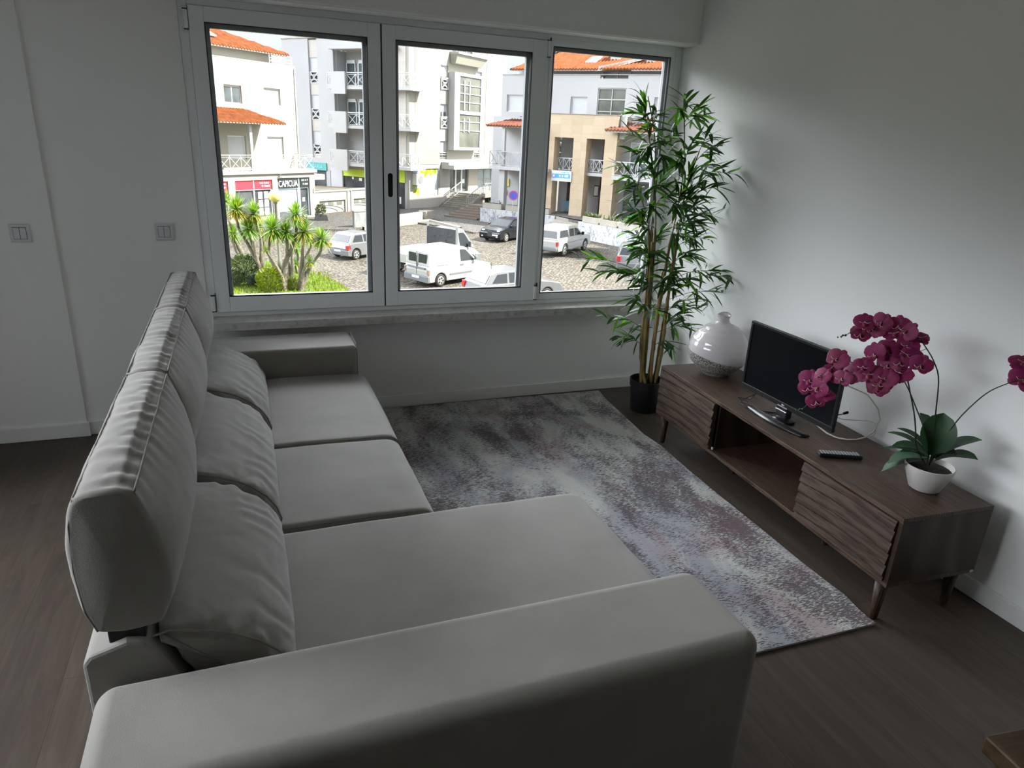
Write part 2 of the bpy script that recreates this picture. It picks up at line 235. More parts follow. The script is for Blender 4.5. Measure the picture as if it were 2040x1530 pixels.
# ---------------------------------------------------------------- mesh helpers
class MB:
    def __init__(s): s.v=[]; s.f=[]; s.fm=[]; s.m=0; s.mats=[]
    def use(s,m):
        if m not in s.mats: s.mats.append(m)
        s.m=s.mats.index(m); return s
    def add(s,vs_,fs):
        o=len(s.v); s.v+= [tuple(p) for p in vs_]; s.f+=[tuple(i+o for i in f) for f in fs]; s.fm+=[s.m]*len(fs); return s
    def box(s,x0,x1,y0,y1,z0,z1):
        x0,x1=sorted((x0,x1)); y0,y1=sorted((y0,y1)); z0,z1=sorted((z0,z1))
        return s.add([(x0,y0,z0),(x1,y0,z0),(x1,y1,z0),(x0,y1,z0),(x0,y0,z1),(x1,y0,z1),(x1,y1,z1),(x0,y1,z1)],
                     [(0,3,2,1),(4,5,6,7),(0,1,5,4),(1,2,6,5),(2,3,7,6),(3,0,4,7)])
    def hexa(s,pts): return s.add(pts,[(0,3,2,1),(4,5,6,7),(0,1,5,4),(1,2,6,5),(2,3,7,6),(3,0,4,7)])
    def bar(s,a,b,w,h=None,up=(0,0,1)):
        a=Vector(a); b=Vector(b); h=h or w; d=(b-a).normalized(); u=Vector(up)
        if abs(d.dot(u))>0.95: u=Vector((1,0,0))
        r=d.cross(u).normalized()*w/2; u=r.cross(d).normalized()*h/2
        return s.add([a-r-u,a+r-u,a+r+u,a-r+u,b-r-u,b+r-u,b+r+u,b-r+u],[(0,3,2,1),(4,5,6,7),(0,1,5,4),(1,2,6,5),(2,3,7,6),(3,0,4,7)])
    def tube(s,pts,r,n=8,cap=True):
        pts=[Vector(p) for p in pts]; rs=r if isinstance(r,(list,tuple)) else [r]*len(pts)
        prev=None; rings=[]
        for i,p in enumerate(pts):
            d=(pts[min(i+1,len(pts)-1)]-pts[max(i-1,0)]).normalized()
            if prev is None: u=Vector((0,0,1)) if abs(d.z)<0.9 else Vector((1,0,0)); u=(u-d*u.dot(d)).normalized()
            else: u=(prev-d*prev.dot(d)).normalized()
            prev=u; w_=d.cross(u)
            rings.append([p+(u*math.cos(2*PI*k/n)+w_*math.sin(2*PI*k/n))*rs[i] for k in range(n)])
        vs_=[q for ri in rings for q in ri]; fs=[(i*n+k,i*n+(k+1)%n,(i+1)*n+(k+1)%n,(i+1)*n+k) for i in range(len(pts)-1) for k in range(n)]
        if cap: fs+= [tuple(range(n))[::-1],tuple((len(pts)-1)*n+k for k in range(n))]
        return s.add(vs_,fs)
    def lathe(s,prof,n=32,c=(0,0,0),ax='z',cap=True):
        vs_=[]
        for r,z in prof:
            for k in range(n):
                a=2*PI*k/n; p=(r*math.cos(a),r*math.sin(a),z)
                if ax=='y': p=(p[0],p[2],p[1])
                vs_.append((c[0]+p[0],c[1]+p[1],c[2]+p[2]))
        m=len(prof); fs=[(i*n+k,i*n+(k+1)%n,(i+1)*n+(k+1)%n,(i+1)*n+k) for i in range(m-1) for k in range(n)]
        if cap and prof[0][0]>1e-6: fs.append(tuple(range(n))[::-1])
        if cap and prof[-1][0]>1e-6: fs.append(tuple((m-1)*n+k for k in range(n)))
        return s.add(vs_,fs)
    def prism(s,poly,a0,a1,plane='xz'):
        """poly 2D; plane xz: extruded along y, xy: along z, yz: along x"""
        P={'xz':lambda p,t:(p[0],t,p[1]),'xy':lambda p,t:(p[0],p[1],t),'yz':lambda p,t:(t,p[0],p[1])}[plane]
        n=len(poly); return s.add([P(p,a0) for p in poly]+[P(p,a1) for p in poly],[tuple(range(n)),tuple(range(n,2*n))[::-1]]+[(i,i+n,(i+1)%n+n,(i+1)%n) for i in range(n)])
    def build(s,name,m=None,parent=None,smooth=False,bevel=0,off=None,seg=2,sub=0,recalc=True):
        me=bpy.data.meshes.new(name)
        vv=s.v if off is None else [(p[0]-off[0],p[1]-off[1],p[2]-off[2]) for p in s.v]
        me.from_pydata(vv,[],s.f)
        if s.mats:
            for q in s.mats: me.materials.append(q)
            for p,i in zip(me.polygons,s.fm): p.material_index=i
        elif m: me.materials.append(m)
        if recalc:
            b=bmesh.new(); b.from_mesh(me); bmesh.ops.recalc_face_normals(b,faces=b.faces[:]); b.to_mesh(me); b.free()
        if smooth:
            for p in me.polygons: p.use_smooth=True
        o=bpy.data.objects.new(name,me); COL.objects.link(o)
        if parent: o.parent=parent
        if bevel:
            q=o.modifiers.new('b','BEVEL'); q.width=bevel; q.segments=seg; q.limit_method='ANGLE'; q.angle_limit=math.radians(35)
            if smooth is None: pass
        if sub: q=o.modifiers.new('s','SUBSURF'); q.levels=sub; q.render_levels=sub
        return o
def B(name,m,parent,*boxes,bevel=0,smooth=False):
    b=MB()
    for q in boxes: b.box(*q)
    return b.build(name,m,parent,bevel=bevel,smooth=smooth)
def tag(o,label=None,cat=None,group=None,kind=None):
    if label: o['label']=label
    if cat: o['category']=cat
    if group: o['group']=group
    if kind: o['kind']=kind
    return o
def thing(name,label,cat,loc=(0,0,0),rz=0.0,group=None):
    o=bpy.data.objects.new(name,None); COL.objects.link(o); o.location=loc; o.rotation_euler=(0,0,rz); o.empty_display_size=0.1
    return tag(o,label,cat,group)
def struct(o): o['kind']='structure'; return o
def copy_tree(o,parent=None):
    c=o.copy(); COL.objects.link(c); c.parent=parent
    for ch in [q for q in o.children]: copy_tree(ch,c)
    return c
def holes_wall(mb,x0,x1,z0,z1,y0,y1,holes):
    xs=sorted({x0,x1,*[h[0] for h in holes],*[h[1] for h in holes]}); zs=sorted({z0,z1,*[h[2] for h in holes],*[h[3] for h in holes]})
    for j in range(len(zs)-1):
        run=None
        for i in range(len(xs)-1):
            cx,cz=(xs[i]+xs[i+1])/2,(zs[j]+zs[j+1])/2
            hole=any(h[0]<cx<h[1] and h[2]<cz<h[3] for h in holes)
            if not hole: run=(run[0] if run else xs[i],xs[i+1])
            if run and (hole or i==len(xs)-2): mb.box(run[0],run[1],y0,y1,zs[j],zs[j+1]); run=None
    return mb
def fbm(p,o=3): return mnoise.fractal(Vector(p),1.0,2.0,o)
def text_mesh(name,s,size,m,parent,loc,rot,ext=0.01,align='LEFT',shear=0.0,spc=1.0):
    cu=bpy.data.curves.new(name,'FONT'); cu.body=s; cu.size=size; cu.extrude=ext; cu.align_x=align; cu.shear=shear; cu.space_character=spc
    o=bpy.data.objects.new(name,cu); COL.objects.link(o); bpy.context.view_layer.update()
    me=bpy.data.meshes.new_from_object(o.evaluated_get(bpy.context.evaluated_depsgraph_get())); bpy.data.objects.remove(o)
    me.materials.clear(); me.materials.append(m)
    o=bpy.data.objects.new(name,me); COL.objects.link(o); o.parent=parent; o.location=loc; o.rotation_euler=rot
    return o

# ================================================================ ROOM
XL,YB,ZC=-4.35,-7.6,2.62
struct(B('floor',FLOOR,None,(XL,0.0,YB,0.0,-0.12,0)))
struct(B('ceiling',CEIL,None,(XL,0.0,YB,0.0,ZC,ZC+0.15)))
wx0,wx1,wz0,wz1=-2.83,-0.003,0.628,2.2
b=MB(); holes_wall(b,-3.49,0.0,0,ZC,0.0,0.22,[(wx0,wx1,wz0,wz1)]); struct(b.build('wall_window',WALL))
# left part of the window wall stands 2 cm proud, the added door opening lies in the left wall, out of frame
b=MB(); b.box(XL,-3.49,-0.02,0.22,0,ZC); struct(b.build('wall_pillar',WALL))
struct(B('wall_right',WALL,None,(0.0,0.2,YB,0.22,0,ZC)))
struct(B('wall_left',WALL,None,(XL-0.2,XL,YB,-2.95,0,ZC),(XL-0.2,XL,-0.5,0.22,0,ZC),(XL-0.2,XL,-2.95,-0.5,2.35,ZC)))
struct(B('wall_back',WALL,None,(XL-0.2,0.2,YB-0.2,YB,0,ZC)))
def baseb(name,x0,x1,y0,y1):
    o=B(name,BASEB,None,(x0,x1,y0,y1,0.0005,0.079),bevel=0.003); struct(o)
baseb('baseboard_window',-3.489,-0.001,-0.014,-0.0005)
baseb('baseboard_pillar',XL+0.001,-3.478,-0.034,-0.0205)
baseb('baseboard_right',-0.015,-0.0005,YB+0.001,-0.015)
baseb('baseboard_left',XL+0.0005,XL+0.015,YB+0.001,-2.95)
# shutter box / lintel above the window
b=MB(); b.box(-2.9,-0.0005,-0.171,-0.0005,2.2,ZC-0.0005); struct(b.build('trim_1',WALL,bevel=0.004))
b=MB(); b.box(-2.9,-0.0005,-0.1745,-0.1712,2.203,2.232); b.box(-2.9,-0.0005,-0.16,-0.02,2.1965,2.1995); struct(b.build('trim_2',BASEB))
# left reveal bead
struct(B('trim_3',BASEB,None,(-2.842,-2.83,-0.006,-0.0005,0.63,2.2)))
# sill
o=struct(B('trim_4',STONE,None,(-2.86,-1.452,-0.148,-0.0005,0.583,0.6285),(-1.4505,-0.0005,-0.148,-0.0005,0.583,0.6285),bevel=0.0015))
# unseen balcony doors added in the left wall and sized to light the room
b=MB(); b.box(XL+0.03,XL+0.09,-2.95,-2.85,0.001,2.35); b.box(XL+0.03,XL+0.09,-0.6,-0.5,0.001,2.35); b.box(XL+0.03,XL+0.09,-2.85,-0.6,0.001,0.1); b.box(XL+0.03,XL+0.09,-2.85,-0.6,2.25,2.35)
for y in (-1.6,): b.box(XL+0.03,XL+0.09,y-0.05,y+0.05,0.1,2.25)
d1=struct(b.build('added_door_1',ALU)); d1.location.x=-0.15
B('pane',GLASS,d1,(XL+0.058,XL+0.062,-2.85,-1.65,0.1,2.25),(XL+0.058,XL+0.062,-1.55,-0.6,0.1,2.25))
# window: fixed outer frame, two opening sashes and a fixed light
FY0,FY1=0.0,0.07
b=MB(); b.box(wx0,-2.786,FY0,FY1,wz0+0.001,wz1-0.001); b.box(-0.078+0.028,wx1-0.001,FY0,FY1,wz0+0.001,wz1-0.001)
b.box(-2.786,-0.05,FY0,FY1,wz0+0.001,0.652); b.box(-2.786,-0.05,FY0,FY1,2.166,wz1-0.001); b.box(-0.925,-0.888,FY0,FY1,0.652,2.166)
win=struct(b.build('window_1',ALU,bevel=0.002))
def sash(name,x0,x1,z0,z1,gx0,gx1,gz0,gz1,y0=-0.012,y1=0.058):
    b=MB(); b.box(x0,gx0,y0,y1,z0,z1); b.box(gx1,x1,y0,y1,z0,z1); b.box(gx0,gx1,y0,y1,z0,gz0); b.box(gx0,gx1,y0,y1,gz1,z1)
    s=b.build(name,ALU,win,bevel=0.0025)
    gm=MB(); t_=0.0045
    for y_ in (0.012,):
        gm.box(gx0,gx0+t_,y0+0.004,y_,gz0,gz1); gm.box(gx1-t_,gx1,y0+0.004,y_,gz0,gz1); gm.box(gx0+t_,gx1-t_,y0+0.004,y_,gz0,gz0+t_*1.6); gm.box(gx0+t_,gx1-t_,y0+0.004,y_,gz1-t_,gz1)
    gm.build('gasket',RUBBER,s)
    B('pane',GLASS,s,(gx0,gx1,0.020,0.024,gz0,gz1))
    bb=MB(); q=0.022
    bb.box(gx0,gx0+q,0.03,0.056,gz0,gz1); bb.box(gx1-q,gx1,0.03,0.056,gz0,gz1); bb.box(gx0+q,gx1-q,0.03,0.056,gz1-q,gz1)
    bb.build('glazing_spacer',mat('spacer_grey',(0.20,0.21,0.22),0.5),s)
    return s
sl=sash('sash',-2.784,-1.862,0.656,2.163,-2.715,-1.930,0.739,2.095)
sm=sash('sash',-1.854,-0.906,0.656,2.163,-1.782,-0.9964,0.739,2.095)
sash('fixed_light',-0.888,-0.052,0.656,2.178,-0.866,-0.079,0.6948,2.1387,-0.002,0.056)
B('joint_gap',RUBBER,win,(-1.8615,-1.8545,-0.009,0.02,0.656,2.163))
# recessed pull handle
pts=[]
for k in range(24):
    a=2*PI*k/24; x=0.0135*math.cos(a); z=0.0135*math.sin(a); z+=0.052 if math.sin(a)>=0 else -0.052; pts.append((-1.820+x,1.350+z))
MB().prism(pts,-0.0135,-0.0115).build('handle',BLACKP,sm,bevel=0.0008)
def hinge(x,z,par):
    b=MB(); b.box(x-0.010,x+0.010,-0.022,-0.0005,z-0.042,z+0.042); h=b.build('hinge',ALU,par,bevel=0.004)
    MB().box(x-0.0115,x+0.0115,-0.0225,-0.001,z+0.043,z+0.0455).box(x-0.0115,x+0.0115,-0.0225,-0.001,z-0.0455,z-0.043).box(x+0.0105,x+0.0125,-0.014,-0.0005,z-0.042,z+0.06).build('hinge_gap',RUBBER,h)
hinge(-2.799,0.705,win); hinge(-2.795,2.10,win); hinge(-0.899,0.705,win); hinge(-0.899,2.12,win)

# light switches
def switch(x,z,y,label):
    r=thing('light_switch',label,'light switch',(x,y,z))
    B('frame_plate',PLAST,r,(-0.044,0.044,-0.010,0,-0.044,0.044),bevel=0.004)
    for s in (-1,1): B('rocker',PLAST,r,(0.001 if s>0 else -0.027,0.027 if s>0 else -0.001,-0.014,-0.0095,-0.027,0.027),bevel=0.0015)
    MB().box(-0.0285,0.0285,-0.0105,-0.0098,-0.0285,0.0285).build('rocker_gap',BLACKP,r)
switch(-3.0,1.094,0.0,'white double light switch on the wall close to the left window jamb')
switch(-3.63,1.09,-0.02,'white double light switch at the far left edge, on the protruding wall strip')

# ================================================================ SOFA
sofa=thing('sofa','beige grey fabric three seat corner sofa with chaise facing the tv stand','sofa',(-2.5,-1.6,0))
SO=(-2.5,-1.6,0)
def rbox(name,x0,x1,y0,y1,z0,z1,par,bv,seg=5,m=FAB,off=SO):
    o=MB().box(x0,x1,y0,y1,z0,z1).build(name,m,par,off=off,smooth=True); q=o.modifiers.new('b','BEVEL'); q.width=bv; q.segments=seg
    o.modifiers.new('w','WEIGHTED_NORMAL'); return o
def sweep(name,prof,y0,y1,par,n=90,ny=110,endr=0.02,endb=0.012,bulge=None,wr=None,m=FAB,off=SO,power=1.0):
    """closed (x,z) profile swept along y; bulge(t,u)->normal offset, wr = wrinkle(x,y,z,u)"""
    # resample profile evenly (Catmull-like smoothing is in the given points)
    P=[Vector((a,b_)) for a,b_ in prof]; L=[0]
    for i in range(len(P)): L.append(L[-1]+(P[(i+1)%len(P)]-P[i]).length)
    R=[]
    for k in range(n):
        s_=L[-1]*k/n; i=max(j for j in range(len(P)) if L[j]<=s_+1e-9); q=(s_-L[i])/max(1e-9,L[i+1]-L[i]); R.append(P[i].lerp(P[(i+1)%len(P)],q))
    for _ in range(2): R=[(R[k-1]+R[k]*2+R[(k+1)%n])/4 for k in range(n)]
    ar=sum(R[k].x*R[(k+1)%n].y-R[(k+1)%n].x*R[k].y for k in range(n)); sg=1 if ar>0 else -1
    cen=sum(R,Vector((0,0)))/n
    N=[]
    for k in range(n):
        t_=(R[(k+1)%n]-R[k-1]).normalized(); N.append(Vector((t_.y,-t_.x))*sg)
    rows=[]
    rl=[(j/7,) for j in range(8)]
    # cap rings (from centre out), end rounding, body, mirrored
    for q in (0.02,0.25,0.5,0.72,0.88): rows.append((y0+endr*0.0-endb*(1-q*q)+0.0,q*0.985,0))
    for j in range(5):
        a=PI/2*j/5; rows.append((y0+endr*(1-math.cos(a)),None,a))
    for j in range(ny+1): rows.append((y0+endr+(y1-y0-2*endr)*j/ny,1.0,PI/2))
    for j in range(4,-1,-1):
        a=PI/2*j/5; rows.append((y1-endr*(1-math.cos(a)),None,a))
    for q in (0.88,0.72,0.5,0.25,0.02): rows.append((y1+endb*(1-q*q),q*0.985,0))
    vs_=[]
    for (y,q,a) in rows:
        t_=min(1,max(0,(y-y0)/(y1-y0)))
        for k in range(n):
            p=R[k]
            inset=endr*(1-math.sin(a))*0.8
            if q is not None and q<1: p2=cen+(p-N[k]*endr*0.8-cen)*q; y_=y
            else:
                p2=p-N[k]*inset; y_=y
                d=0
                if bulge: d+=bulge(t_,k/n,p)*math.sin(a)
                if wr: d+=wr(p,y,k/n,t_)*math.sin(a)
                p2=p2+N[k]*d
            vs_.append((p2.x,y_,p2.y))
    m_=len(rows); fs=[(i*n+k,i*n+(k+1)%n,(i+1)*n+(k+1)%n,(i+1)*n+k) for i in range(m_-1) for k in range(n)]
    fs+=[tuple(range(n)),tuple((m_-1)*n+k for k in range(n))]
    return MB().add(vs_,fs).build(name,m,par,off=off,smooth=True)
# arms
arm_f=rbox('armrest',-2.965,-2.092,-0.452,-0.138,0.045,0.552,sofa,0.028,6)
arm_n=rbox('armrest',-2.965,-1.512,-3.015,-2.703,0.045,0.552,sofa,0.045,8)
for (x,y0,y1) in ((-2.094,-0.437,-0.153),):
    MB().tube([(x,y0,0.07),(x,y0,0.50),(x,y0+0.012,0.535),(x,y0+0.03,0.551),(x,y1-0.03,0.551),(x,y1,0.53),(x,y1,0.07)],0.0028,6).build('seam',SEAM,arm_f,off=SO,smooth=True)
MB().tube([(-2.952,-2.96,0.56-0.02),(-2.958,-2.99,0.50),(-2.958,-2.995,0.08)],0.0028,6).build('seam',SEAM,arm_n,off=SO,smooth=True)
# plinth
B('base_frame',FAB,sofa,(-2.96+2.5,-2.08+2.5,-2.70+1.6,-0.453+1.6,0.045,0.20))
B('chaise_base',FAB,sofa,(-2.08+2.5,-1.53+2.5,-2.70+1.6,-1.98+1.6,0.045,0.20))
for x,y in ((-2.9,-0.22),(-2.16,-0.22),(-2.9,-2.93),(-1.6,-2.93),(-1.6,-2.05)):
    MB().lathe([(0.018,0.017 if x==-1.6 and y>-2.5 else 0.0),(0.026,0.045)],12,(x+2.5,y+1.6,0)).build('foot',BLACKP,sofa)
# low backrest body
pf=[(-2.985,0.05),(-2.985,0.585),(-2.972,0.602),(-2.90,0.624),(-2.868,0.618),(-2.845,0.590),(-2.805,0.50),(-2.785,0.40),(-2.785,0.05)]
MB().prism(pf,-2.690,-0.456).build('backrest',FAB,sofa,off=SO,bevel=0.008)
# seat cushions (profile in x,z)
def seatprof(xf,zt=0.402,zb=0.20,r=0.07,xb=-2.80):
    p=[(xb,zb),(xb,zt-0.01)]
    p+=[(xb+0.02,zt-0.002)]
    for k in range(1,12): q=k/12; p.append((xb+0.02+(xf-r-xb-0.02)*q,zt+0.006*math.sin(PI*q)))
    for k in range(9): a=PI/2-PI/2*k/8; p.append((xf-r+r*math.cos(a),zt-r+r*math.sin(a)))
    p+=[(xf,zb+0.05),(xf-0.004,zb+0.01),(xf-0.02,zb)]
    return p
def soft(amp,sc_): return lambda p,y,u,t_: amp*fbm((p.x*sc_,y*sc_,p.y*sc_+3))
s1=sweep('seat_cushion',seatprof(-2.035),-1.306,-0.456,sofa,n=110,ny=60,endr=0.022,endb=0.0,wr=soft(0.003,4))
s2=sweep('seat_cushion',seatprof(-2.040),-1.955,-1.326,sofa,n=110,ny=60,endr=0.022,endb=0.0,wr=soft(0.003,4))
s3=sweep('chaise_cushion',seatprof(-1.478,r=0.06),-2.700,-1.975,sofa,n=130,ny=60,endr=0.03,endb=0.0,wr=soft(0.003,4))
def seam_line(par,xf,y,zt=0.394,r=0.066):
    pts=[(-2.56,y,zt)]+[(-2.56+(xf-r+2.56)*k/6,y,zt+0.003) for k in range(1,6)]
    pts+=[(xf-r+r*math.cos(a),y,zt-r+r*math.sin(a)) for a in [PI/2-PI/2*k/6 for k in range(7)]]+[(xf,y,0.22)]
    MB().tube(pts,0.0035,6).build('seam',SEAM,par,off=SO,smooth=True)
seam_line(s1,-2.037,-1.302); seam_line(s2,-2.042,-1.951)
# back cushions
lum=[(-2.856,0.615),(-2.82,0.622),(-2.78,0.612),(-2.738,0.600),(-2.69,0.580),(-2.645,0.552),(-2.605,0.514),(-2.577,0.470),(-2.564,0.425),(-2.570,0.403),(-2.62,0.402),(-2.70,0.404),(-2.765,0.415),(-2.800,0.50),(-2.83,0.57)]
def lwr(seed):
    def f(p,y,u,t_):
        e=min(t_,1-t_); m_=math.exp(-e*9)
        top=max(0,p.y-0.40)/0.22
        a=0.010*m_*fbm((p.x*14+seed,y*9,p.y*14))*1.2
        pk=-0.013*math.exp(-e*22)*abs(math.sin(p.x*36+seed+3*fbm((p.x*6,seed,0))))
        return a+pk+0.004*fbm((p.x*6,y*5+seed,p.y*6))+0.003*top*math.sin(y*60+8*fbm((p.x*5+seed,y*3,0)))*math.exp(-((u-0.35)*7)**2)
    return f
def lbul(t_,u,p):
    k=min(1,max(0,(p.x+2.83)/0.10))*min(1,max(0,(p.y-0.405)/0.06)); k=k*k*(3-2*k)
    return (0.016*math.sin(PI*t_)**0.6-0.006)*k
for sd,(y0,y1) in enumerate(((-2.672,-1.938),(-1.925,-1.158),(-1.145,-0.458))):
    lc=sweep('back_cushion',lum,y0,y1,sofa,n=110,ny=110,endr=0.028,endb=0.006,wr=lwr(sd*7.3),bulge=lbul)
    pts=[(a+0.0,y0+0.004,b_-0.004) for a,b_ in lum[0:10]]
    MB().tube(pts,0.003,6).build('seam',SEAM,lc,off=SO,smooth=True)
# high headrest cushions
hp=[(-2.952,0.645),(-2.970,0.70),(-2.978,0.78),(-2.976,0.86),(-2.966,0.92),(-2.956,0.950),(-2.948,0.957),(-2.915,0.966),(-2.882,0.967),(-2.856,0.960),(-2.846,0.952),(-2.838,0.925),(-2.822,0.86),(-2.812,0.78),(-2.812,0.70),(-2.826,0.650),(-2.84,0.640),(-2.90,0.636)]
def hwr(seed):
    def f(p,y,u,t_):
        d=0.003*fbm((p.x*7,y*6+seed,p.y*7))
        if p.y>0.935: # gusset on top: folds running across the cushion
            k=max(0,min(1,(p.y-0.945)/0.01))*max(0,min(1,min(p.x+2.950,-2.850-p.x)/0.022)); ph=y*95+5.0*fbm((p.x*4,y*3+seed,0))
            d+=0.0032*k*math.sin(ph)*(0.25+1.1*abs(fbm((seed,y*7,p.x*3))))
        m_=math.exp(-max(0,0.955-p.y)*42)*(1 if p.x>-2.9 else 0.8)
        d+=(0.0030 if p.x>-2.9 else 0.0008)*m_*math.sin(y*110+(0.955-p.y)*20+4*fbm((seed,y*5,1)))*(0.5+abs(fbm((seed+2,y*6,0))))
        return d
    return f
def hbul(t_,u,p):
    m_=math.sin(PI*min(1,max(0,t_)))**0.55
    zc=max(0,math.sin(PI*min(1,max(0,(p.y-0.64)/0.32))))
    if p.x>-2.87: return 0.042*m_*zc
    if p.x<-2.94: return 0.020*m_*zc
    return 0.006*m_
HB=[]
for sd,(y0,y1) in enumerate(((-2.676,-1.935),(-1.925,-1.142),(-1.132,-0.40))):
    hc=sweep('headrest_cushion',hp,y0,y1,sofa,n=120,ny=150,endr=0.014,endb=0.014,wr=hwr(sd*5.1),bulge=hbul); HB.append(hc)
    b=MB()
    for (sx,sz) in ((-2.847,0.9555),(-2.953,0.9545)):
        b.tube([(sx+0.0015*fbm((y*6,sd,0)),y,sz+0.000+0.0010*fbm((y*9,sd,3))) for y in [y0+0.012+(y1-y0-0.024)*k/40 for k in range(41)]],0.0026,6)
    for ye,sg in ((y0+0.003,-1),(y1-0.003,1)):
        b.tube([(-2.953,ye+0.009*(-sg),0.954),(-2.93,ye,0.957),(-2.90,ye,0.958),(-2.87,ye,0.957),(-2.847,ye+0.009*(-sg),0.954)],0.003,6)
        b.tube([(-2.847,ye-0.006*sg,0.953),(-2.838,ye,0.90),(-2.828,ye,0.80),(-2.828,ye,0.70),(-2.838,ye,0.65)],0.0022,6)
        b.tube([(-2.953,ye-0.006*sg,0.953),(-2.966,ye,0.90),(-2.972,ye,0.80),(-2.966,ye,0.70),(-2.95,ye,0.65)],0.0022,6)
    b.build('seam',SEAM,hc,off=SO,smooth=True)
    for yy in (y0+0.05,y1-0.10):
        B('headrest_bracket',BLACKP,sofa,(-2.935+2.5,-2.865+2.5,yy+1.6-0.045,yy+1.6+0.0,0.612,0.648),bevel=0.004)

# ================================================================ RUG
edge=[(-0.398,-0.058),(-0.425,-0.20),(-0.44,-0.35),(-0.455,-0.53),(-0.470,-0.70),(-0.480,-0.80),(-0.474,-0.88),(-0.466,-0.97),(-0.478,-1.136),(-0.497,-1.423),(-0.503,-1.83),(-0.515,-2.177),(-0.512,-2.40),(-0.533,-2.50),(-0.530,-2.560)]
def edge_x(y):
    for (a,b_),(c_,d) in zip(edge,edge[1:]):
        if d<=y<=b_: q=(y-b_)/(d-b_); return a+(c_-a)*q
    return edge[-1][0] if y<-2.5 else edge[0][0]
ny,nx=60,24; vs_=[]; top=[]
for j in range(ny+1):
    y=-0.058-(2.560-0.058)*j/ny; xr=edge_x(y)
    for i in range(nx+1):
        x=-2.06+(xr+2.06)*i/nx; yy=y+(0.022 if j==ny else 0.0)*(1-i/nx)+(0.03*(1-i/nx) if j==0 else 0)*1.0
        h=0.009+0.004*max(0,fbm((x*2.2,y*3.1,4)))*(1 if i>nx-8 else 0.6)
        if i==nx: h+=0.002
        vs_.append((x,yy,h))
fs=[(j*(nx+1)+i,j*(nx+1)+i+1,(j+1)*(nx+1)+i+1,(j+1)*(nx+1)+i) for j in range(ny) for i in range(nx)]
b=MB(); b.use(RUG); b.add(vs_,fs)
ring=[i for i in range(nx+1)]+[j*(nx+1)+nx for j in range(1,ny+1)]+[ny*(nx+1)+i for i in range(nx-1,-1,-1)]+[j*(nx+1) for j in range(ny-1,0,-1)]
b.use(RUGE); lo=[(vs_[i][0],vs_[i][1],0.0012) for i in ring]; o_=len(b.v); m_=len(ring)
b.v+=[vs_[i] for i in ring]+lo; b.f+=[(o_+k,o_+(k+1)%m_,o_+m_+(k+1)%m_,o_+m_+k) for k in range(m_)]; b.fm+=[1]*m_
rug=b.build('rug',smooth=True); tag(rug,'distressed abstract rug in cream, grey and faded pink on the wood floor','rug')

# ================================================================ TV STAND
SR=-0.0507
stand=thing('tv_stand','long low walnut tv stand with carved wavy doors and round tapered legs','tv stand',(-0.281,-1.720,0),SR)
HX,HY,Z0,Z1=0.21,0.8585,0.168,0.455
def part(name,m,*bx,bevel=0.0015): return B(name,m,stand,*bx,bevel=bevel)
part('top_panel',WAL,(-HX,HX,-HY,HY,Z1-0.018,Z1))
part('bottom_panel',WAL,(-HX,HX,-HY,HY,Z0,Z0+0.018))
part('side_panel',WALV,(-HX+0.001,HX,-HY,-HY+0.018,Z0+0.018,Z1-0.018)); part('side_panel',WALV,(-HX+0.001,HX,HY-0.018,HY,Z0+0.018,Z1-0.018))
part('divider',WALV,(-HX+0.03,HX-0.01,0.300,0.316,Z0+0.018,Z1-0.018)); part('divider',WALV,(-HX+0.03,HX-0.01,-0.368,-0.352,Z0+0.018,Z1-0.018))
part('back_panel',WALV,(HX-0.008,HX-0.002,-HY+0.018,HY-0.018,Z0+0.018,Z1-0.018))
def door(y0,y1):
    z0,z1=Z0+0.022,Z1-0.021; n=64; ny_=40; vs_=[]
    def front(z,y):
        t_=(z1-z)/(z1-z0); k=(t_*5.2+0.25*math.sin((y-y0)*7)+0.1)%1.0
        return -HX-0.004-0.011*(k**0.8 if k<0.85 else (1-k)/0.15*0.88)
    for i in range(n+1):
        z=z1-(z1-z0)*i/n
        for j in range(ny_+1): y=y0+(y1-y0)*j/ny_; vs_.append((front(z,y),y,z))
    m_=len(vs_); vs_+= [(-HX+0.014,v[1],v[2]) for v in vs_]
    w_=ny_+1; fs=[(i*w_+j,i*w_+j+1,(i+1)*w_+j+1,(i+1)*w_+j) for i in range(n) for j in range(ny_)]
    fs+=[tuple(q+m_ for q in f) for f in fs]
    for i in range(n):
        for j in (0,ny_): fs.append((i*w_+j,(i+1)*w_+j,(i+1)*w_+j+m_,i*w_+j+m_))
    for j in range(ny_):
        for i in (0,n): fs.append((i*w_+j,i*w_+j+1,i*w_+j+1+m_,i*w_+j+m_))
    o=MB().add(vs_,fs).build('door',DOORW,stand); 
    for p in o.data.polygons: p.use_smooth=False
    return o
door(0.304,HY-0.019); door(-HY+0.019,-0.356)
for (x,y) in ((-HX+0.035,-HY+0.045),(HX-0.045,-HY+0.045),(-HX+0.035,HY-0.06),(HX-0.045,HY-0.06)):
    MB().lathe([(0.0125,0.0),(0.0135,0.004),(0.0255,0.167)],20,(x-0.004,y,0)).build('leg',LEGW,stand,smooth=True)
for (x,y) in ((0.0,0.355),(0.0,-0.345)):
    MB().lathe([(0.0125,0.0),(0.0135,0.004),(0.0255,0.167)],20,(x,y,0)).build('leg',LEGW,stand,smooth=True)
B('bracket_plate',PLAST,stand,(HX-0.022,HX-0.006,-HY-0.0015,-HY+0.0005,Z0+0.004,Z0+0.014))
B('bracket_plate',PLAST,stand,(-HX+0.010,-HX+0.016,0.290,0.2998,Z0+0.0185,Z0+0.032))

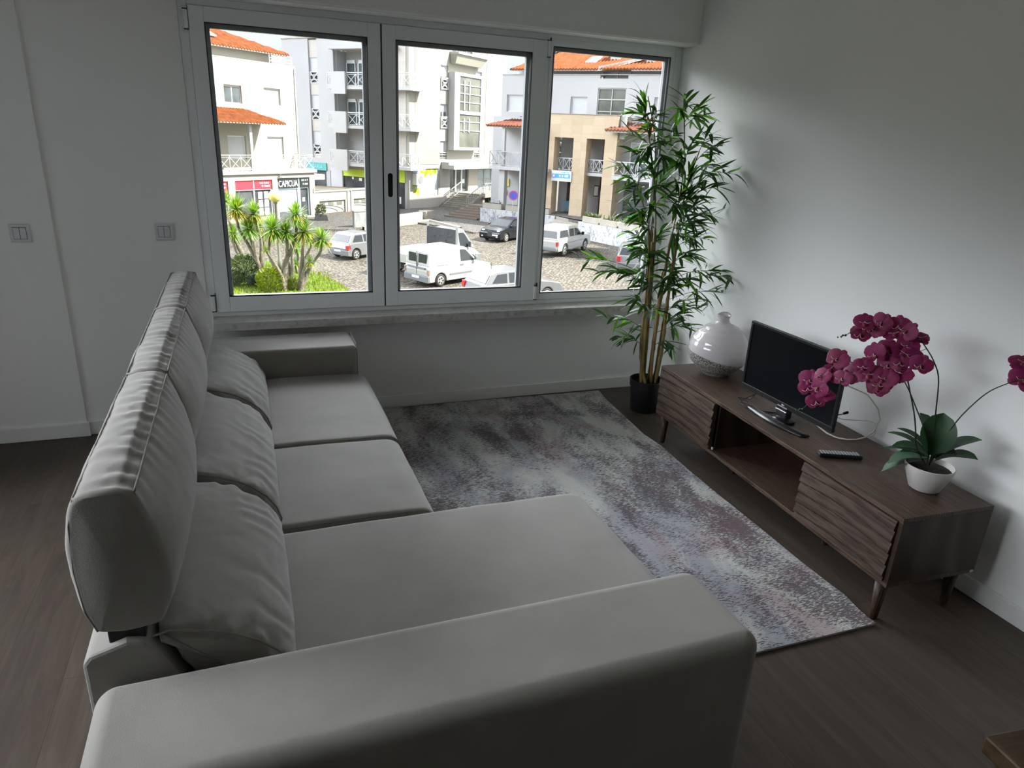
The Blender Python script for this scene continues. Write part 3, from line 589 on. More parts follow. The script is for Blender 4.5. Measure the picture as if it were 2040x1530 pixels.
# ---------------------------------------------------------------- television
tv=thing('television','small black flat screen tv on a curved foot on the walnut stand','television',(-0.334,-1.712,0.455),0.004)
tl=0.015
def tvp(name,m,x0,x1,y0,y1,z0,z1,bv=0.003):
    o=B(name,m,tv,(x0,x1,y0,y1,z0,z1),bevel=bv); return o
tvp('rear_shell',BLACKP,0.006,0.026,-0.285,0.285,0.075,0.39,0.008); tvp('rear_bulge',BLACKP,0.024,0.05,-0.16,0.16,0.085,0.27,0.01)
b=MB(); zb,zt=0.066,0.404; b.box(-0.010,0.008,-0.2985,0.2985,zb,zb+0.024); b.box(-0.010,0.008,-0.2985,0.2985,zt-0.014,zt); b.box(-0.010,0.008,-0.2985,-0.2845,zb+0.024,zt-0.014); b.box(-0.010,0.008,0.2845,0.2985,zb+0.024,zt-0.014)
fr_=b.build('bezel',BLACKP,tv,bevel=0.002)
tvp('screen',mat('tv_screen',(0.004,0.0045,0.006),0.22,spec=0.4),-0.006,0.0055,-0.2845,0.2845,zb+0.024,zt-0.014,0)
text_mesh('logo','LG',0.011,WSG,tv,(-0.0105,0.004,zb+0.009),(PI/2,0,-PI/2),0.0004)
MB().lathe([(0.0,-0.0004),(0.0050,-0.0004),(0.0050,0.0004),(0,0.0004)],16,(-0.0106,0,0),ax='y').build('logo_disc',mat('logo_grey',(0.45,0.45,0.46),0.4),tv).location=(0,0.0,0)
lo=[o for o in tv.children if o.name.startswith('logo_disc')][0]; lo.rotation_euler=(0,0,PI/2); lo.location=(-0.0106,0.0145,zb+0.0125)
B('stand_neck',GLOSSB,tv,(-0.015,0.02,-0.035,0.035,0.012,0.075),bevel=0.006)
B('neck_trim',METAL,tv,(-0.019,-0.014,-0.035,0.035,0.050,0.056),bevel=0.002)
MB().lathe([(0,0.004),(0.055,0.004),(0.058,0.012),(0.03,0.022),(0,0.024)],28,(0.005,0,0)).build('foot_hub',GLOSSB,tv,smooth=True)
vs_=[];n=28
for k in range(n+1):
    q=-1+2*k/n; y=q*0.188; xc=-0.060+0.030*q*q; wd=0.024*(1-0.12*abs(q)); h=0.019-0.008*q*q
    for (dx,dz) in ((-wd,0.001),(-wd,h*0.5),(-wd*0.5,h),(wd*0.5,h),(wd,h*0.5),(wd,0.001)): vs_.append((xc+dx,y,dz))
fs=[(i*6+k,i*6+(k+1)%6,(i+1)*6+(k+1)%6,(i+1)*6+k) for i in range(n) for k in range(6)]+[tuple(range(6)),tuple(n*6+k for k in range(6))]
MB().add(vs_,fs).build('curved_foot',GLOSSB,tv,smooth=True)
MB().box(-0.055,0.0,-0.03,0.03,0.004,0.014).build('foot_bridge',GLOSSB,tv,bevel=0.003)
# cables
o=MB().tube([(-0.315,-1.50,0.52),(-0.31,-1.46,0.465),(-0.35,-1.41,0.459),(-0.37,-1.45,0.458),(-0.34,-1.52,0.459),(-0.38,-1.56,0.458),(-0.36,-1.62,0.460),(-0.31,-1.66,0.47)],0.0022,6).tube([(-0.30,-1.50,0.515),(-0.33,-1.44,0.463),(-0.385,-1.47,0.4585),(-0.40,-1.54,0.458),(-0.35,-1.60,0.459),(-0.30,-1.64,0.462)],0.002,6).build('power_cord',BLACKP,smooth=True)
tag(o,'thin black power cords coiled under the left corner of the tv','cable')

# remote
rem=thing('remote_control','black remote control with small buttons lying on the walnut stand','remote control',(-0.372,-2.102,0.455),math.radians(-24))
B('shell',BLACKP,rem,(-0.088,0.088,-0.021,0.021,0.0015,0.019),bevel=0.006)
b=MB()
for i in range(13):
    for j in range(4): b.box(-0.080+i*0.0122,-0.0725+i*0.0122,-0.0155+j*0.0085,-0.010+j*0.0085,0.018,0.0208)
b.build('button',mat('remote_buttons',(0.34,0.34,0.35),0.5),rem)
MB().box(-0.0815,-0.075,0.006,0.012,0.018,0.0212).build('power_button',mat('remote_yellow',(0.5,0.33,0.05),0.5),rem)

# vase
vase=thing('vase','large round white glazed vase with granular grey lower half and small neck','vase',(-0.221,-1.044,0.455))
def vprof(z):
    # radius at height z (0..0.345)
    pts=[(0.0,0.070),(0.01,0.080),(0.04,0.115),(0.08,0.150),(0.11,0.162),(0.135,0.1655),(0.165,0.163),(0.20,0.151),(0.235,0.126),(0.265,0.092),(0.28,0.062),(0.288,0.042),(0.297,0.0345),(0.315,0.032),(0.330,0.036),(0.335,0.040)]
    for (a,b_),(c_,d) in zip(pts,pts[1:]):
        if a<=z<=c_: q=(z-a)/(c_-a); q=q*q*(3-2*q)*0.4+q*0.6; return b_+(d-b_)*q
    return pts[-1][1]
def vase_part(lo,name,m,extra=0.0):
    n,mz=72,44; vs_=[]
    for i in range(mz+1):
        for k in range(n):
            a=2*PI*k/n; cut=0.106+0.034*math.cos(a-2.5)
            z=(cut*i/mz) if lo else (cut+(0.335-cut)*i/mz)
            r=vprof(z)+extra; r*=1.0
            if z>0.29: r*=1+0.10*math.sin(a*2+0.6)*(z-0.29)/0.045
            dz=0.006*math.sin(a*2)*max(0,(z-0.3)/0.035)
            vs_.append((r*math.cos(a),r*math.sin(a),z+dz))
    fs=[(i*n+k,i*n+(k+1)%n,(i+1)*n+(k+1)%n,(i+1)*n+k) for i in range(mz) for k in range(n)]
    if lo: fs.append(tuple(range(n)))
    else:
        o_=len(vs_)
        for q,zz in ((0.86,0.330),(0.78,0.30),(0.75,0.27)):
            for k in range(n): a=2*PI*k/n; vs_.append((0.038*q*math.cos(a),0.038*q*math.sin(a),zz))
        base_=mz*n
        for i in range(3):
            a0=base_+i*n
            fs+=[(a0+k,a0+(k+1)%n,a0+n+(k+1)%n,a0+n+k) for k in range(n)]
    return MB().add(vs_,fs).build(name,m,vase,smooth=True)
vase_part(True,'textured_base',CERG,0.0005); vase_part(False,'glazed_body',CERW)

# coax cable looping from behind the tv down to the stand and the wall
o=MB().tube([(-0.262,-1.80,0.50),(-0.250,-1.85,0.475),(-0.245,-1.90,0.462),(-0.235,-1.945,0.460),(-0.205,-1.975,0.460),(-0.165,-1.988,0.4605),(-0.12,-1.992,0.468),(-0.08,-1.995,0.49),(-0.06,-1.996,0.548),(-0.058,-1.973,0.588),(-0.060,-1.904,0.632),(-0.075,-1.799,0.640),(-0.12,-1.74,0.624),(-0.20,-1.72,0.60),(-0.27,-1.72,0.585)],0.0033,8).build('coaxial_cable',CABLW,smooth=True)
tag(o,'ivory coaxial cable looping from behind the tv down onto the stand','cable')
r=thing('antenna_lead','thin white antenna lead with a black plug against the wall behind the tv','cable',(-0.06,-1.90,0.46))
MB().tube([(-0.10,-1.74,0.50),(-0.08,-1.77,0.475),(-0.06,-1.80,0.47),(-0.05,-1.858,0.488),(-0.045,-1.918,0.510),(-0.045,-1.959,0.516),(-0.05,-1.979,0.500),(-0.06,-1.985,0.47),(-0.08,-1.98,0.4585)],0.0022,6).build('lead',CABLW,r,off=(-0.06,-1.90,0.46),smooth=True)
MB().tube([(-0.058,-1.768,0.479),(-0.058,-1.79,0.492),(-0.058,-1.802,0.500)],0.004,8).build('plug_pin',METAL,r,off=(-0.06,-1.90,0.46),smooth=True)
MB().tube([(-0.058,-1.800,0.499),(-0.058,-1.82,0.512)],0.0065,8).build('plug_body',BLACKP,r,off=(-0.06,-1.90,0.46),smooth=True)

# ================================================================ BAMBOO PLANT
PX,PY=-0.256,-0.426
bam=thing('potted_bamboo','tall artificial bamboo plant in a black pot in the corner by the window','potted plant',(PX,PY,0))
PO=(PX,PY,0)
MB().lathe([(0.0,0.0),(0.086,0.0),(0.090,0.006),(0.101,0.165),(0.108,0.168),(0.110,0.212),(0.104,0.212),(0.100,0.18),(0.0,0.176)],40).build('pot',POTB,bam,smooth=True).modifiers.new('e','EDGE_SPLIT').split_angle=math.radians(40)
MB().lathe([(0.0,0.186),(0.05,0.184),(0.099,0.18)],24).build('soil',SOIL,bam,smooth=True)
CANES={
 'A':[(-0.311,-0.414,0.430),(-0.312,-0.413,0.794),(-0.327,-0.404,1.094),(-0.343,-0.394,1.401),(-0.364,-0.380,1.664),(-0.418,-0.345,1.888)],
 'A2':[(-0.289,-0.428,0.398),(-0.303,-0.420,0.882),(-0.320,-0.408,1.251),(-0.372,-0.374,1.577),(-0.427,-0.339,1.804)],
 'B':[(-0.253,-0.452,0.403),(-0.245,-0.457,0.801),(-0.235,-0.464,1.050),(-0.220,-0.473,1.248),(-0.212,-0.478,1.509),(-0.240,-0.460,1.794)],
 'C':[(-0.208,-0.481,0.420),(-0.210,-0.480,0.805),(-0.203,-0.484,1.000),(-0.199,-0.487,1.209),(-0.187,-0.495,1.412),(-0.150,-0.519,1.609)],
 'D':[(-0.317,-0.410,0.394),(-0.319,-0.409,0.715),(-0.328,-0.403,0.988),(-0.354,-0.386,1.196),(-0.425,-0.341,1.395)],
}
TIPS=[((-0.677,-0.153,0.950),'A'),((-0.600,-0.280,0.884),'A'),((-0.512,-0.294,0.906),'A'),((-0.539,-0.335,0.605),'D'),((-0.476,-0.381,0.483),'D'),
((-0.452,-0.256,1.429),'D'),((-0.507,-0.207,1.515),'D'),((-0.500,-0.418,1.261),'D'),((-0.478,-0.288,1.288),'D'),((-0.435,-0.310,1.123),'D'),
((-0.472,-0.476,1.044),'A'),((-0.429,-0.372,0.876),'A'),((-0.438,-0.458,0.753),'A'),((-0.509,-0.322,1.799),'A'),((-0.524,-0.353,1.676),'A'),
((-0.415,-0.301,1.880),'A2'),((-0.395,-0.435,1.813),'A2'),((-0.497,-0.428,1.575),'A2'),((-0.352,-0.435,1.675),'A2'),((-0.412,-0.451,1.521),'A2'),
((-0.341,-0.479,1.563),'A'),((-0.303,-0.352,0.552),'D'),((-0.328,-0.510,1.816),'B'),((-0.280,-0.499,1.892),'B'),((-0.156,-0.506,1.844),'B'),
((-0.094,-0.479,1.801),'B'),((-0.361,-0.515,1.704),'B'),((-0.255,-0.486,1.585),'B'),((-0.211,-0.575,1.675),'B'),((-0.170,-0.642,1.705),'C'),
((-0.095,-0.649,1.644),'C'),((-0.317,-0.557,1.453),'B'),((-0.186,-0.511,1.492),'C'),((-0.107,-0.663,1.522),'C'),((-0.050,-0.735,1.500),'C'),
((-0.113,-0.693,1.429),'C'),((-0.175,-0.639,1.327),'C'),((-0.050,-0.613,1.266),'C'),((-0.152,-0.467,1.310),'B'),((-0.252,-0.423,1.355),'A'),
((-0.189,-0.651,1.210),'C'),((-0.220,-0.499,1.128),'B'),((-0.089,-0.632,1.126),'C'),((-0.276,-0.429,1.150),'A'),((-0.149,-0.563,1.033),'C'),
((-0.292,-0.440,1.036),'A'),((-0.085,-0.565,1.012),'C'),((-0.050,-0.721,0.956),'C'),((-0.050,-0.838,0.948),'C'),((-0.050,-0.782,0.844),'C'),
((-0.107,-0.633,0.781),'C'),((-0.194,-0.639,0.678),'C'),((-0.237,-0.593,0.830),'B'),((-0.309,-0.580,0.882),'B'),((-0.340,-0.480,0.841),'A'),
((-0.050,-0.624,0.700),'B'),((-0.109,-0.677,0.607),'B'),((-0.223,-0.629,0.489),'B'),((-0.316,-0.554,0.694),'A'),((-0.429,-0.397,1.360),'A'),
((-0.395,-0.455,1.286),'A'),((-0.193,-0.460,0.953),'B'),((-0.385,-0.491,1.408),'A2'),((-0.413,-0.408,1.178),'D'),((-0.196,-0.477,1.390),'B'),
((-0.084,-0.494,1.533),'C'),((-0.443,-0.459,1.728),'A2'),((-0.464,-0.480,1.616),'A2'),((-0.281,-0.372,1.441),'A'),((-0.303,-0.536,1.529),'B'),
((-0.160,-0.531,1.396),'C'),((-0.085,-0.515,1.455),'C'),((-0.393,-0.351,1.477),'D'),((-0.486,-0.410,1.380),'D'),((-0.306,-0.553,1.317),'B'),
((-0.150,-0.446,1.225),'B'),((-0.165,-0.579,1.140),'C'),((-0.357,-0.312,1.081),'D'),((-0.377,-0.468,1.000),'A'),((-0.340,-0.395,0.857),'A'),
((-0.283,-0.570,0.911),'C'),((-0.207,-0.643,0.903),'C'),]

ROOTS={'A':(-0.045,0.0),'A2':(-0.012,0.02),'B':(0.02,-0.015),'C':(0.05,-0.02),'D':(-0.03,-0.03)}
def resamp(pts,n):
    P=[Vector(p) for p in pts]; L=[0]
    for a,b_ in zip(P,P[1:]): L.append(L[-1]+(b_-a).length)
    R=[]
    for k in range(n+1):
        s_=L[-1]*k/n; i=max(j for j in range(len(P)-1) if L[j]<=s_+1e-9); q=(s_-L[i])/max(1e-9,L[i+1]-L[i])
        p0=P[max(i-1,0)];p1=P[i];p2=P[i+1];p3=P[min(i+2,len(P)-1)]
        R.append(0.5*((2*p1)+(p2-p0)*q+(2*p0-5*p1+4*p2-p3)*q*q+(3*p1-p0-3*p2+p3)*q**3))
    return R
CP={}
for k,pts in CANES.items():
    r0=ROOTS[k]; full=[(PX+r0[0],PY+r0[1],0.185)]+pts
    P=resamp(full,60); CP[k]=P; thick=0.0095 if k in 'ABCD' else 0.0085
    b=MB(); rs=[]
    for i,p in enumerate(P):
        h=p.z; q=(h-0.18)/1.7; base_=thick*(1-0.72*max(0,q-0.45)/0.55) if q>0.45 else thick
        if h>1.15: base_=min(base_,0.0035)
        node=1.28 if (i%6==3) else 1.0; rs.append(max(0.0018,base_)*node)
    b.tube(P,rs,8); b.build('cane',CANE if k!='B' else CANE,bam,off=PO,smooth=True)
for (x,y,h) in ((0.035,0.03,0.72),(-0.06,-0.01,0.9),(0.065,0.0,0.60)):
    P=resamp([(PX+x*0.8,PY+y,0.185),(PX+x,PY+y,0.185+h*0.5),(PX+x*1.3-0.01,PY+y-0.01,0.185+h)],24)
    MB().tube(P,[0.0085*(1.28 if i%6==3 else 1) for i in range(25)],8).build('cane',CANE,bam,off=PO,smooth=True)
def leaf(b,base,d,L,W,droop=0.35,nrm=None,seg=6,fold=0.15):
    d=Vector(d).normalized(); side=d.cross(Vector((0,0,1)))
    if side.length<0.1: side=Vector((1,0,0))
    side.normalize(); tw=random.uniform(-0.9,0.9); side=(side*math.cos(tw)+side.cross(d)*math.sin(tw)); up=side.cross(d).normalized()
    vs_=[];p=Vector(base)
    for k in range(seg+1):
        q=k/seg; wdt=W*(math.sin(PI*min(1,q*0.92+0.06))**0.75)*(1-0.25*q) if k<seg else 0.0004
        vs_+= [p-side*wdt+up*wdt*fold,p+Vector((0,0,0)),p+side*wdt+up*wdt*fold]
        dd=(d+Vector((0,0,-1))*droop*q*1.3).normalized(); p=p+dd*(L/seg)
    fs=[]
    for k in range(seg):
        a=k*3; fs+=[(a,a+1,a+4,a+3),(a+1,a+2,a+5,a+4)]
    b.add(vs_,fs)
random.seed(11)
wallx=lambda p:Vector((min(p.x,-0.012),min(p.y,-0.015),p.z))
for ti,(tp,key) in enumerate(TIPS):
    tip=Vector(tp); P=CP[key]
    # root on cane: a bit below the tip
    hz=tip.z-random.uniform(0.03,0.13); 
    if hz<0.45: hz=0.42+random.uniform(-0.03,0.05)
    i=min(range(len(P)),key=lambda j:abs(P[j].z-hz)); root=P[i]
    mid=root.lerp(tip,0.5)+Vector((0,0,0.03))
    br_=resamp([root,mid,tip],8)
    b=MB(); b.use(CANEG); b.tube(br_,[0.0022*(1-0.6*k/8) for k in range(9)],5,cap=False)
    dirn=(tip-mid).normalized(); nl=random.randint(13,17)
    dist=(tip-root).length
    for k in range(nl):
        q=1-(k/nl)*min(0.9,0.10/max(0.05,dist)*1.6) if dist>0.2 else 1-(k/nl)*0.7
        j=min(8,int(q*8)); pos=br_[j].lerp(br_[max(0,j-1)],1-(q*8-j) if j<8 else 0)
        a=random.uniform(-1.25,1.25); e=random.uniform(-0.7,0.75)
        side=dirn.cross(Vector((0,0,1))); side=side.normalized() if side.length>0.1 else Vector((1,0,0))
        d=(dirn*math.cos(a)*0.9+side*math.sin(a)+Vector((0,0,1))*e)
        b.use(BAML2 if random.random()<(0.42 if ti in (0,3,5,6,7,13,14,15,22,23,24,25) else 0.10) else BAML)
        n0=len(b.v); leaf(b,pos,d,random.uniform(0.085,0.150),random.uniform(0.0080,0.0125),random.uniform(0.05,0.75))
        b.v[n0:]=[tuple(wallx(Vector(v_))) for v_ in b.v[n0:]]
        # petiole
    b.build('branch',None,bam,off=PO,smooth=True,recalc=False)

# ================================================================ ORCHID
OX,OY,OZ=-0.257,-2.409,0.455
orc=thing('potted_orchid','magenta artificial orchid with four stems in a white pot on the stand','potted plant',(OX,OY,OZ)); OO=(OX,OY,OZ)
MB().lathe([(0.0,0.0),(0.048,0.0),(0.054,0.005),(0.084,0.082),(0.0855,0.098),(0.0825,0.100),(0.079,0.09),(0.076,0.08),(0,0.078)],44).build('pot',POTW,orc,smooth=True).modifiers.new('e','EDGE_SPLIT').split_angle=math.radians(50)
MB().lathe([(0.0,0.093),(0.03,0.090),(0.06,0.086),(0.078,0.080)],20).build('soil',SOIL,orc,smooth=True)
BLOOMS=[ (-0.547,-2.036,0.752),(-0.529,-2.076,0.817),(-0.533,-2.077,0.709),(-0.524,-2.108,0.748),(-0.505,-2.110,0.894),(-0.496,-2.145,0.826),(-0.472,-2.070,0.817),(-0.456,-2.146,0.842),(-0.462,-2.196,0.889),(-0.430,-2.206,0.942),(-0.421,-2.249,0.833),(-0.382,-2.209,0.797),(-0.390,-2.241,0.904),(-0.385,-2.222,0.955),(-0.374,-2.274,0.925),(-0.370,-2.283,0.881),(-0.339,-2.259,0.981),(-0.332,-2.293,1.019),(-0.341,-2.289,0.950),(-0.356,-2.344,0.935),(-0.469,-2.165,1.053),(-0.440,-2.132,0.996),(-0.438,-2.213,1.064),(-0.414,-2.167,1.028),(-0.397,-2.250,1.060),(-0.374,-2.222,1.018),(-0.420,-2.141,1.021),(-0.392,-2.287,1.048),(-0.149,-2.554,0.994),(-0.141,-2.566,0.938),(-0.418,-2.265,0.861),(-0.444,-2.214,0.864),(-0.359,-2.264,0.955),(-0.542,-2.085,0.772),(-0.542,-2.033,0.785) ]
OST=[ [(-0.291,-2.361,0.612),(-0.299,-2.349,0.669),(-0.310,-2.333,0.736),(-0.327,-2.309,0.811),(-0.343,-2.286,0.875),(-0.371,-2.247,0.916),(-0.406,-2.196,0.926),(-0.443,-2.144,0.882),(-0.462,-2.117,0.887),(-0.479,-2.092,0.874),(-0.499,-2.063,0.805),(-0.510,-2.048,0.725),(-0.532,-2.017,0.651)],[(-0.268,-2.394,0.630),(-0.287,-2.366,0.693),(-0.313,-2.329,0.770),(-0.335,-2.298,0.831),(-0.357,-2.266,0.875),(-0.383,-2.229,0.876),(-0.399,-2.207,0.834)],[(-0.261,-2.404,0.640),(-0.271,-2.389,0.742),(-0.283,-2.372,0.882),(-0.299,-2.349,0.944),(-0.318,-2.322,0.987),(-0.339,-2.292,1.024),(-0.363,-2.257,1.043),(-0.392,-2.216,1.051),(-0.435,-2.154,1.048),(-0.458,-2.122,1.012),(-0.475,-2.097,0.983)],[(-0.251,-2.417,0.609),(-0.239,-2.435,0.705),(-0.222,-2.458,0.783),(-0.195,-2.497,0.869),(-0.165,-2.541,0.920),(-0.148,-2.565,0.938),(-0.133,-2.587,0.966)] ]
OLV=[ ((-0.270,-2.391,0.623),(-0.281,-2.340,0.724),0.056),((-0.257,-2.410,0.630),(-0.242,-2.396,0.742),0.060),((-0.284,-2.371,0.646),(-0.327,-2.274,0.630),0.024),((-0.279,-2.377,0.655),(-0.312,-2.295,0.653),0.024),((-0.272,-2.388,0.616),(-0.345,-2.319,0.599),0.040),((-0.271,-2.389,0.610),(-0.328,-2.342,0.583),0.036),((-0.273,-2.386,0.603),(-0.345,-2.318,0.531),0.048),((-0.269,-2.392,0.593),(-0.352,-2.308,0.492),0.048),((-0.256,-2.411,0.600),(-0.236,-2.474,0.621),0.044),((-0.246,-2.425,0.612),(-0.170,-2.498,0.678),0.048),((-0.245,-2.427,0.600),(-0.201,-2.523,0.622),0.048),((-0.282,-2.373,0.611),(-0.363,-2.293,0.578),0.016) ]
for i,st_ in enumerate(OST):
    pts=[(OX+(-0.01 if i<2 else 0.008),OY+0.004*i,0.54)]+st_
    P=resamp(pts,40); MB().tube(P,[0.0030-0.0014*k/40 for k in range(41)],7).build('stem',STEMG,orc,off=OO,smooth=True)
def broad(b,a,e,W,arch=0.03):
    a=Vector(a); e=Vector(e); d=(e-a); L=d.length; dn=d.normalized(); side=dn.cross(Vector((0,0,1)))
    side=side.normalized() if side.length>0.2 else Vector((0.6,-0.8,0)); up=side.cross(dn).normalized(); n=10; vs_=[]
    if up.z<0: up=-up
    vert=abs(dn.z)>0.8
    for k in range(n+1):
        q=k/n; c_=a+d*q+(up*arch*math.sin(PI*q)); wd=W*0.55*(math.sin(PI*min(0.985,0.06+q*0.925))**0.6)*(0.75+0.35*q)
        if k==n: wd=0.001
        for s_ in (-1,-0.5,0,0.5,1): vs_.append(c_+side*wd*s_+up*(abs(s_)**2*wd*0.28-0.002*(s_==0)))
    b.add(vs_,[(k*5+j,k*5+j+1,(k+1)*5+j+1,(k+1)*5+j) for k in range(n) for j in range(4)])
for a,e,W in OLV:
    a=Vector((OX,OY,0.545)).lerp(Vector(a),0.55); b=MB(); broad(b,a,a.lerp(Vector(e),1.10),W*1.9,0.014); b.build('leaf',ORL,orc,off=OO,smooth=True,recalc=False)
random.seed(4)
def petal(b,c,d,nrm,L,W,cup=0.25):
    side=d.cross(nrm).normalized(); n=7; vs_=[]
    for k in range(n+1):
        q=k/n; wd=W*(math.sin(PI*min(0.97,0.10+q*0.86))**0.55); p=c+d*L*q+nrm*(-cup*L*q*q*0.5+0.15*L*math.sin(PI*q)*0.3)
        for s_ in (-1,-0.5,0,0.5,1): vs_.append(p+side*wd*s_-nrm*abs(s_)**2*wd*cup+nrm*0.0016*math.sin(9*q+3*s_))
    b.add(vs_,[(k*5+j,k*5+j+1,(k+1)*5+j+1,(k+1)*5+j) for k in range(n) for j in range(4)])
view=Vector((-0.70,-0.48,0.42)).normalized()
for bi,bc in enumerate(BLOOMS):
    c=Vector(bc); nrm=(view+Vector((random.uniform(-0.55,0.55),random.uniform(-0.55,0.55),random.uniform(-0.5,0.35)))).normalized()
    upv=Vector((0,0,1)); up=(upv-nrm*upv.dot(nrm)).normalized(); sd=up.cross(nrm); rot=random.uniform(-0.5,0.5); S=random.uniform(0.85,1.12)*0.041
    b=MB(); b.use(PET)
    def dr(a): a+=rot; return up*math.cos(a)+sd*math.sin(a)
    for a,Lq,Wq in ((0,1.0,0.42),(2.25,0.95,0.40),(-2.25,0.95,0.40)): petal(b,c-nrm*0.002,dr(a),nrm,S*Lq,S*Wq,0.15)
    for a in (1.25,-1.25): petal(b,c,dr(a),nrm,S*1.08,S*0.66,0.10)
    b.use(PETD); petal(b,c+nrm*0.003,(dr(PI)*0.7+nrm*0.6).normalized(),(nrm*0.7-dr(PI)*0.6).normalized(),S*0.5,S*0.2,0.6); petal(b,c+nrm*0.003,(dr(0.9)*0.4+nrm).normalized(),dr(0),S*0.25,S*0.1,0.3)
    b.use(ANTH)
    for q in (-1,1):
        e0=c+nrm*0.006; b.tube([e0,e0+nrm*0.010+dr(PI+0.5*q)*0.010,e0+nrm*0.016+dr(PI+0.9*q)*0.016,e0+nrm*0.012+dr(PI+1.3*q)*0.020],0.0007,4)
    b.tube([c+nrm*0.002,c+nrm*0.008],0.0022,6)
    b.use(STEMG); j=min((q for s_ in OST for q in s_),key=lambda q:(Vector(q)-c).length); 
    if (Vector(j)-c).length<0.09: b.tube([Vector(j),Vector(j).lerp(c,0.5)+Vector((0,0,0.004)),c-nrm*0.004],0.001,5)
    b.build('bloom',None,orc,off=OO,smooth=True,recalc=False)
b=MB()
for (dx,dy,dz,r_) in ((0,0,0,0.005),(0.0,0.012,-0.004,0.0045),(0.004,0.022,-0.012,0.004),(-0.004,0.03,-0.016,0.0035)):
    c=Vector(OST[2][-1])+Vector((dx,dy,dz)); b.lathe([(0.0,-r_),(r_*0.8,-r_*0.5),(r_,0),(r_*0.7,r_*0.7),(0.0,r_*1.1)],8,c)
    c=Vector(OST[0][-1])+Vector((dx,dy,dz)); b.lathe([(0.0,-r_),(r_*0.8,-r_*0.5),(r_,0),(r_*0.7,r_*0.7),(0.0,r_*1.1)],8,c)
b.build('bud',STEMG,orc,off=OO,smooth=True)

# ================================================================ WOODEN TABLE (corner at the lower right of the frame)
tab=thing('side_table','corner of a brown wooden table at the bottom right of the frame','table',(-0.955,-3.69,0),math.radians(-7))
B('table_top',TABW,tab,(-0.30,0.30,-0.30,0.30,0.455,0.50),bevel=0.006)
B('apron',TABW,tab,(-0.26,0.26,-0.26,-0.24,0.39,0.455),(-0.26,0.26,0.24,0.26,0.39,0.455),(-0.26,-0.24,-0.24,0.24,0.39,0.455),(0.24,0.26,-0.24,0.24,0.39,0.455))
for sx in (-1,1):
    for sy in (-1,1): B('leg',TABW,tab,(sx*0.255-0.022,sx*0.255+0.022,sy*0.255-0.022,sy*0.255+0.022,0,0.454),bevel=0.003)

# ================================================================ OUTSIDE (street level is 5.25 m below the room's floor)
GZ=-5.25
EO=(0,0,GZ)
class LB(MB):
    def out(s,name,m=None,parent=None,**k): return s.build(name,m,parent,off=EO,**k)
def LBx(name,m,par,*bx,**k):
    b=LB()
    for q in bx: b.box(*q)
    return b.out(name,m,par,**k)
def corr_roof(b,x0,x1,ye,ze,yr,zr,hipL=0,hipR=0,period=0.26,amp=0.045,th=0.10):
    """pitched tiled slope from eave (ye,ze) to ridge (yr,zr); x along; hips shorten the ridge"""
    n=int((x1-x0)/period*4); rows=int(abs(zr-ze+abs(yr-ye))/0.5)+2; vs_=[]
    for j in range(rows+1):
        q=j/rows
        for i in range(n+1):
            x=x0+(x1-x0)*i/n; lo=x0+hipL*q; hi=x1-hipR*q; xx=min(max(x,lo),hi)
            vs_.append((xx,ye+(yr-ye)*q,ze+(zr-ze)*q+amp*math.sin(2*PI*xx/period)+0.03*((j%2)-0.5)))
    m=len(vs_); vs_+= [(v[0],v[1],v[2]-th) for v in vs_]; w_=n+1
    fs=[(j*w_+i,j*w_+i+1,(j+1)*w_+i+1,(j+1)*w_+i) for j in range(rows) for i in range(n)]
    fs+=[tuple(k+m for k in f) for f in fs]
    for i in range(n):
        for j in (0,rows): fs.append((j*w_+i,j*w_+i+1,j*w_+i+1+m,j*w_+i+m))
    for j in range(rows):
        for i in (0,n): fs.append((j*w_+i,(j+1)*w_+i,(j+1)*w_+i+m,j*w_+i+m))
    b.add(vs_,fs); return b
def xrail(b,p0,p1,z0,z1,n,r=0.035,cross=True,inner=True):
    """railing with X panels between two ground points"""
    p0=Vector((p0[0],p0[1],0)); p1=Vector((p1[0],p1[1],0)); U=Vector((0,0,1))
    b.bar(p0+U*z1,p1+U*z1,r*1.6); b.bar(p0+U*z0,p1+U*z0,r)
    if inner: b.bar(p0+U*(z1-0.14),p1+U*(z1-0.14),r*0.8)
    for k in range(n+1): q=p0.lerp(p1,k/n); b.bar(q+U*(z0-0.08),q+U*z1,r)
    if cross:
        for k in range(n):
            a=p0.lerp(p1,k/n); c=p0.lerp(p1,(k+1)/n); zt=z1-(0.14 if inner else 0)
            b.bar(a+U*z0,c+U*zt,r*0.8); b.bar(a+U*zt,c+U*z0,r*0.8)
def bars(b,x0,x1,z0,z1,y,n,t=0.03):
    for k in range(1,n): x=x0+(x1-x0)*k/n; b.box(x-t/2,x+t/2,y-t/2,y+t/2,z0,z1)
def window(par,x0,x1,z0,z1,yw,kind='shut',frac=1.0,name='window'):
    """kind shut = roller shutter (frac of height closed, from the top), rest glass. wall hole assumed"""
    zc=z1-(z1-z0)*frac; b=LB()
    b.use(ALU); b.box(x0,x1,yw+0.14,yw+0.17,z1-0.06,z1); b.box(x0,x0+0.05,yw+0.14,yw+0.18,z0,z1-0.06); b.box(x1-0.05,x1,yw+0.14,yw+0.18,z0,z1-0.06); b.box(x0+0.05,x1-0.05,yw+0.14,yw+0.18,z0,z0+0.05)
    if kind=='glass' or frac<0.99: b.box((x0+x1)/2-0.03,(x0+x1)/2+0.03,yw+0.145,yw+0.18,z0+0.05,zc)
    w_=b.out(name,None,par)
    if frac>0.01: LBx('shutter',SHUT,w_,(x0+0.05,x1-0.05,yw+0.15,yw+0.17,zc,z1-0.06))
    if frac<0.99: LBx('pane',DGL,w_,(x0+0.05,x1-0.05,yw+0.155,yw+0.165,z0+0.05,zc))
    return w_

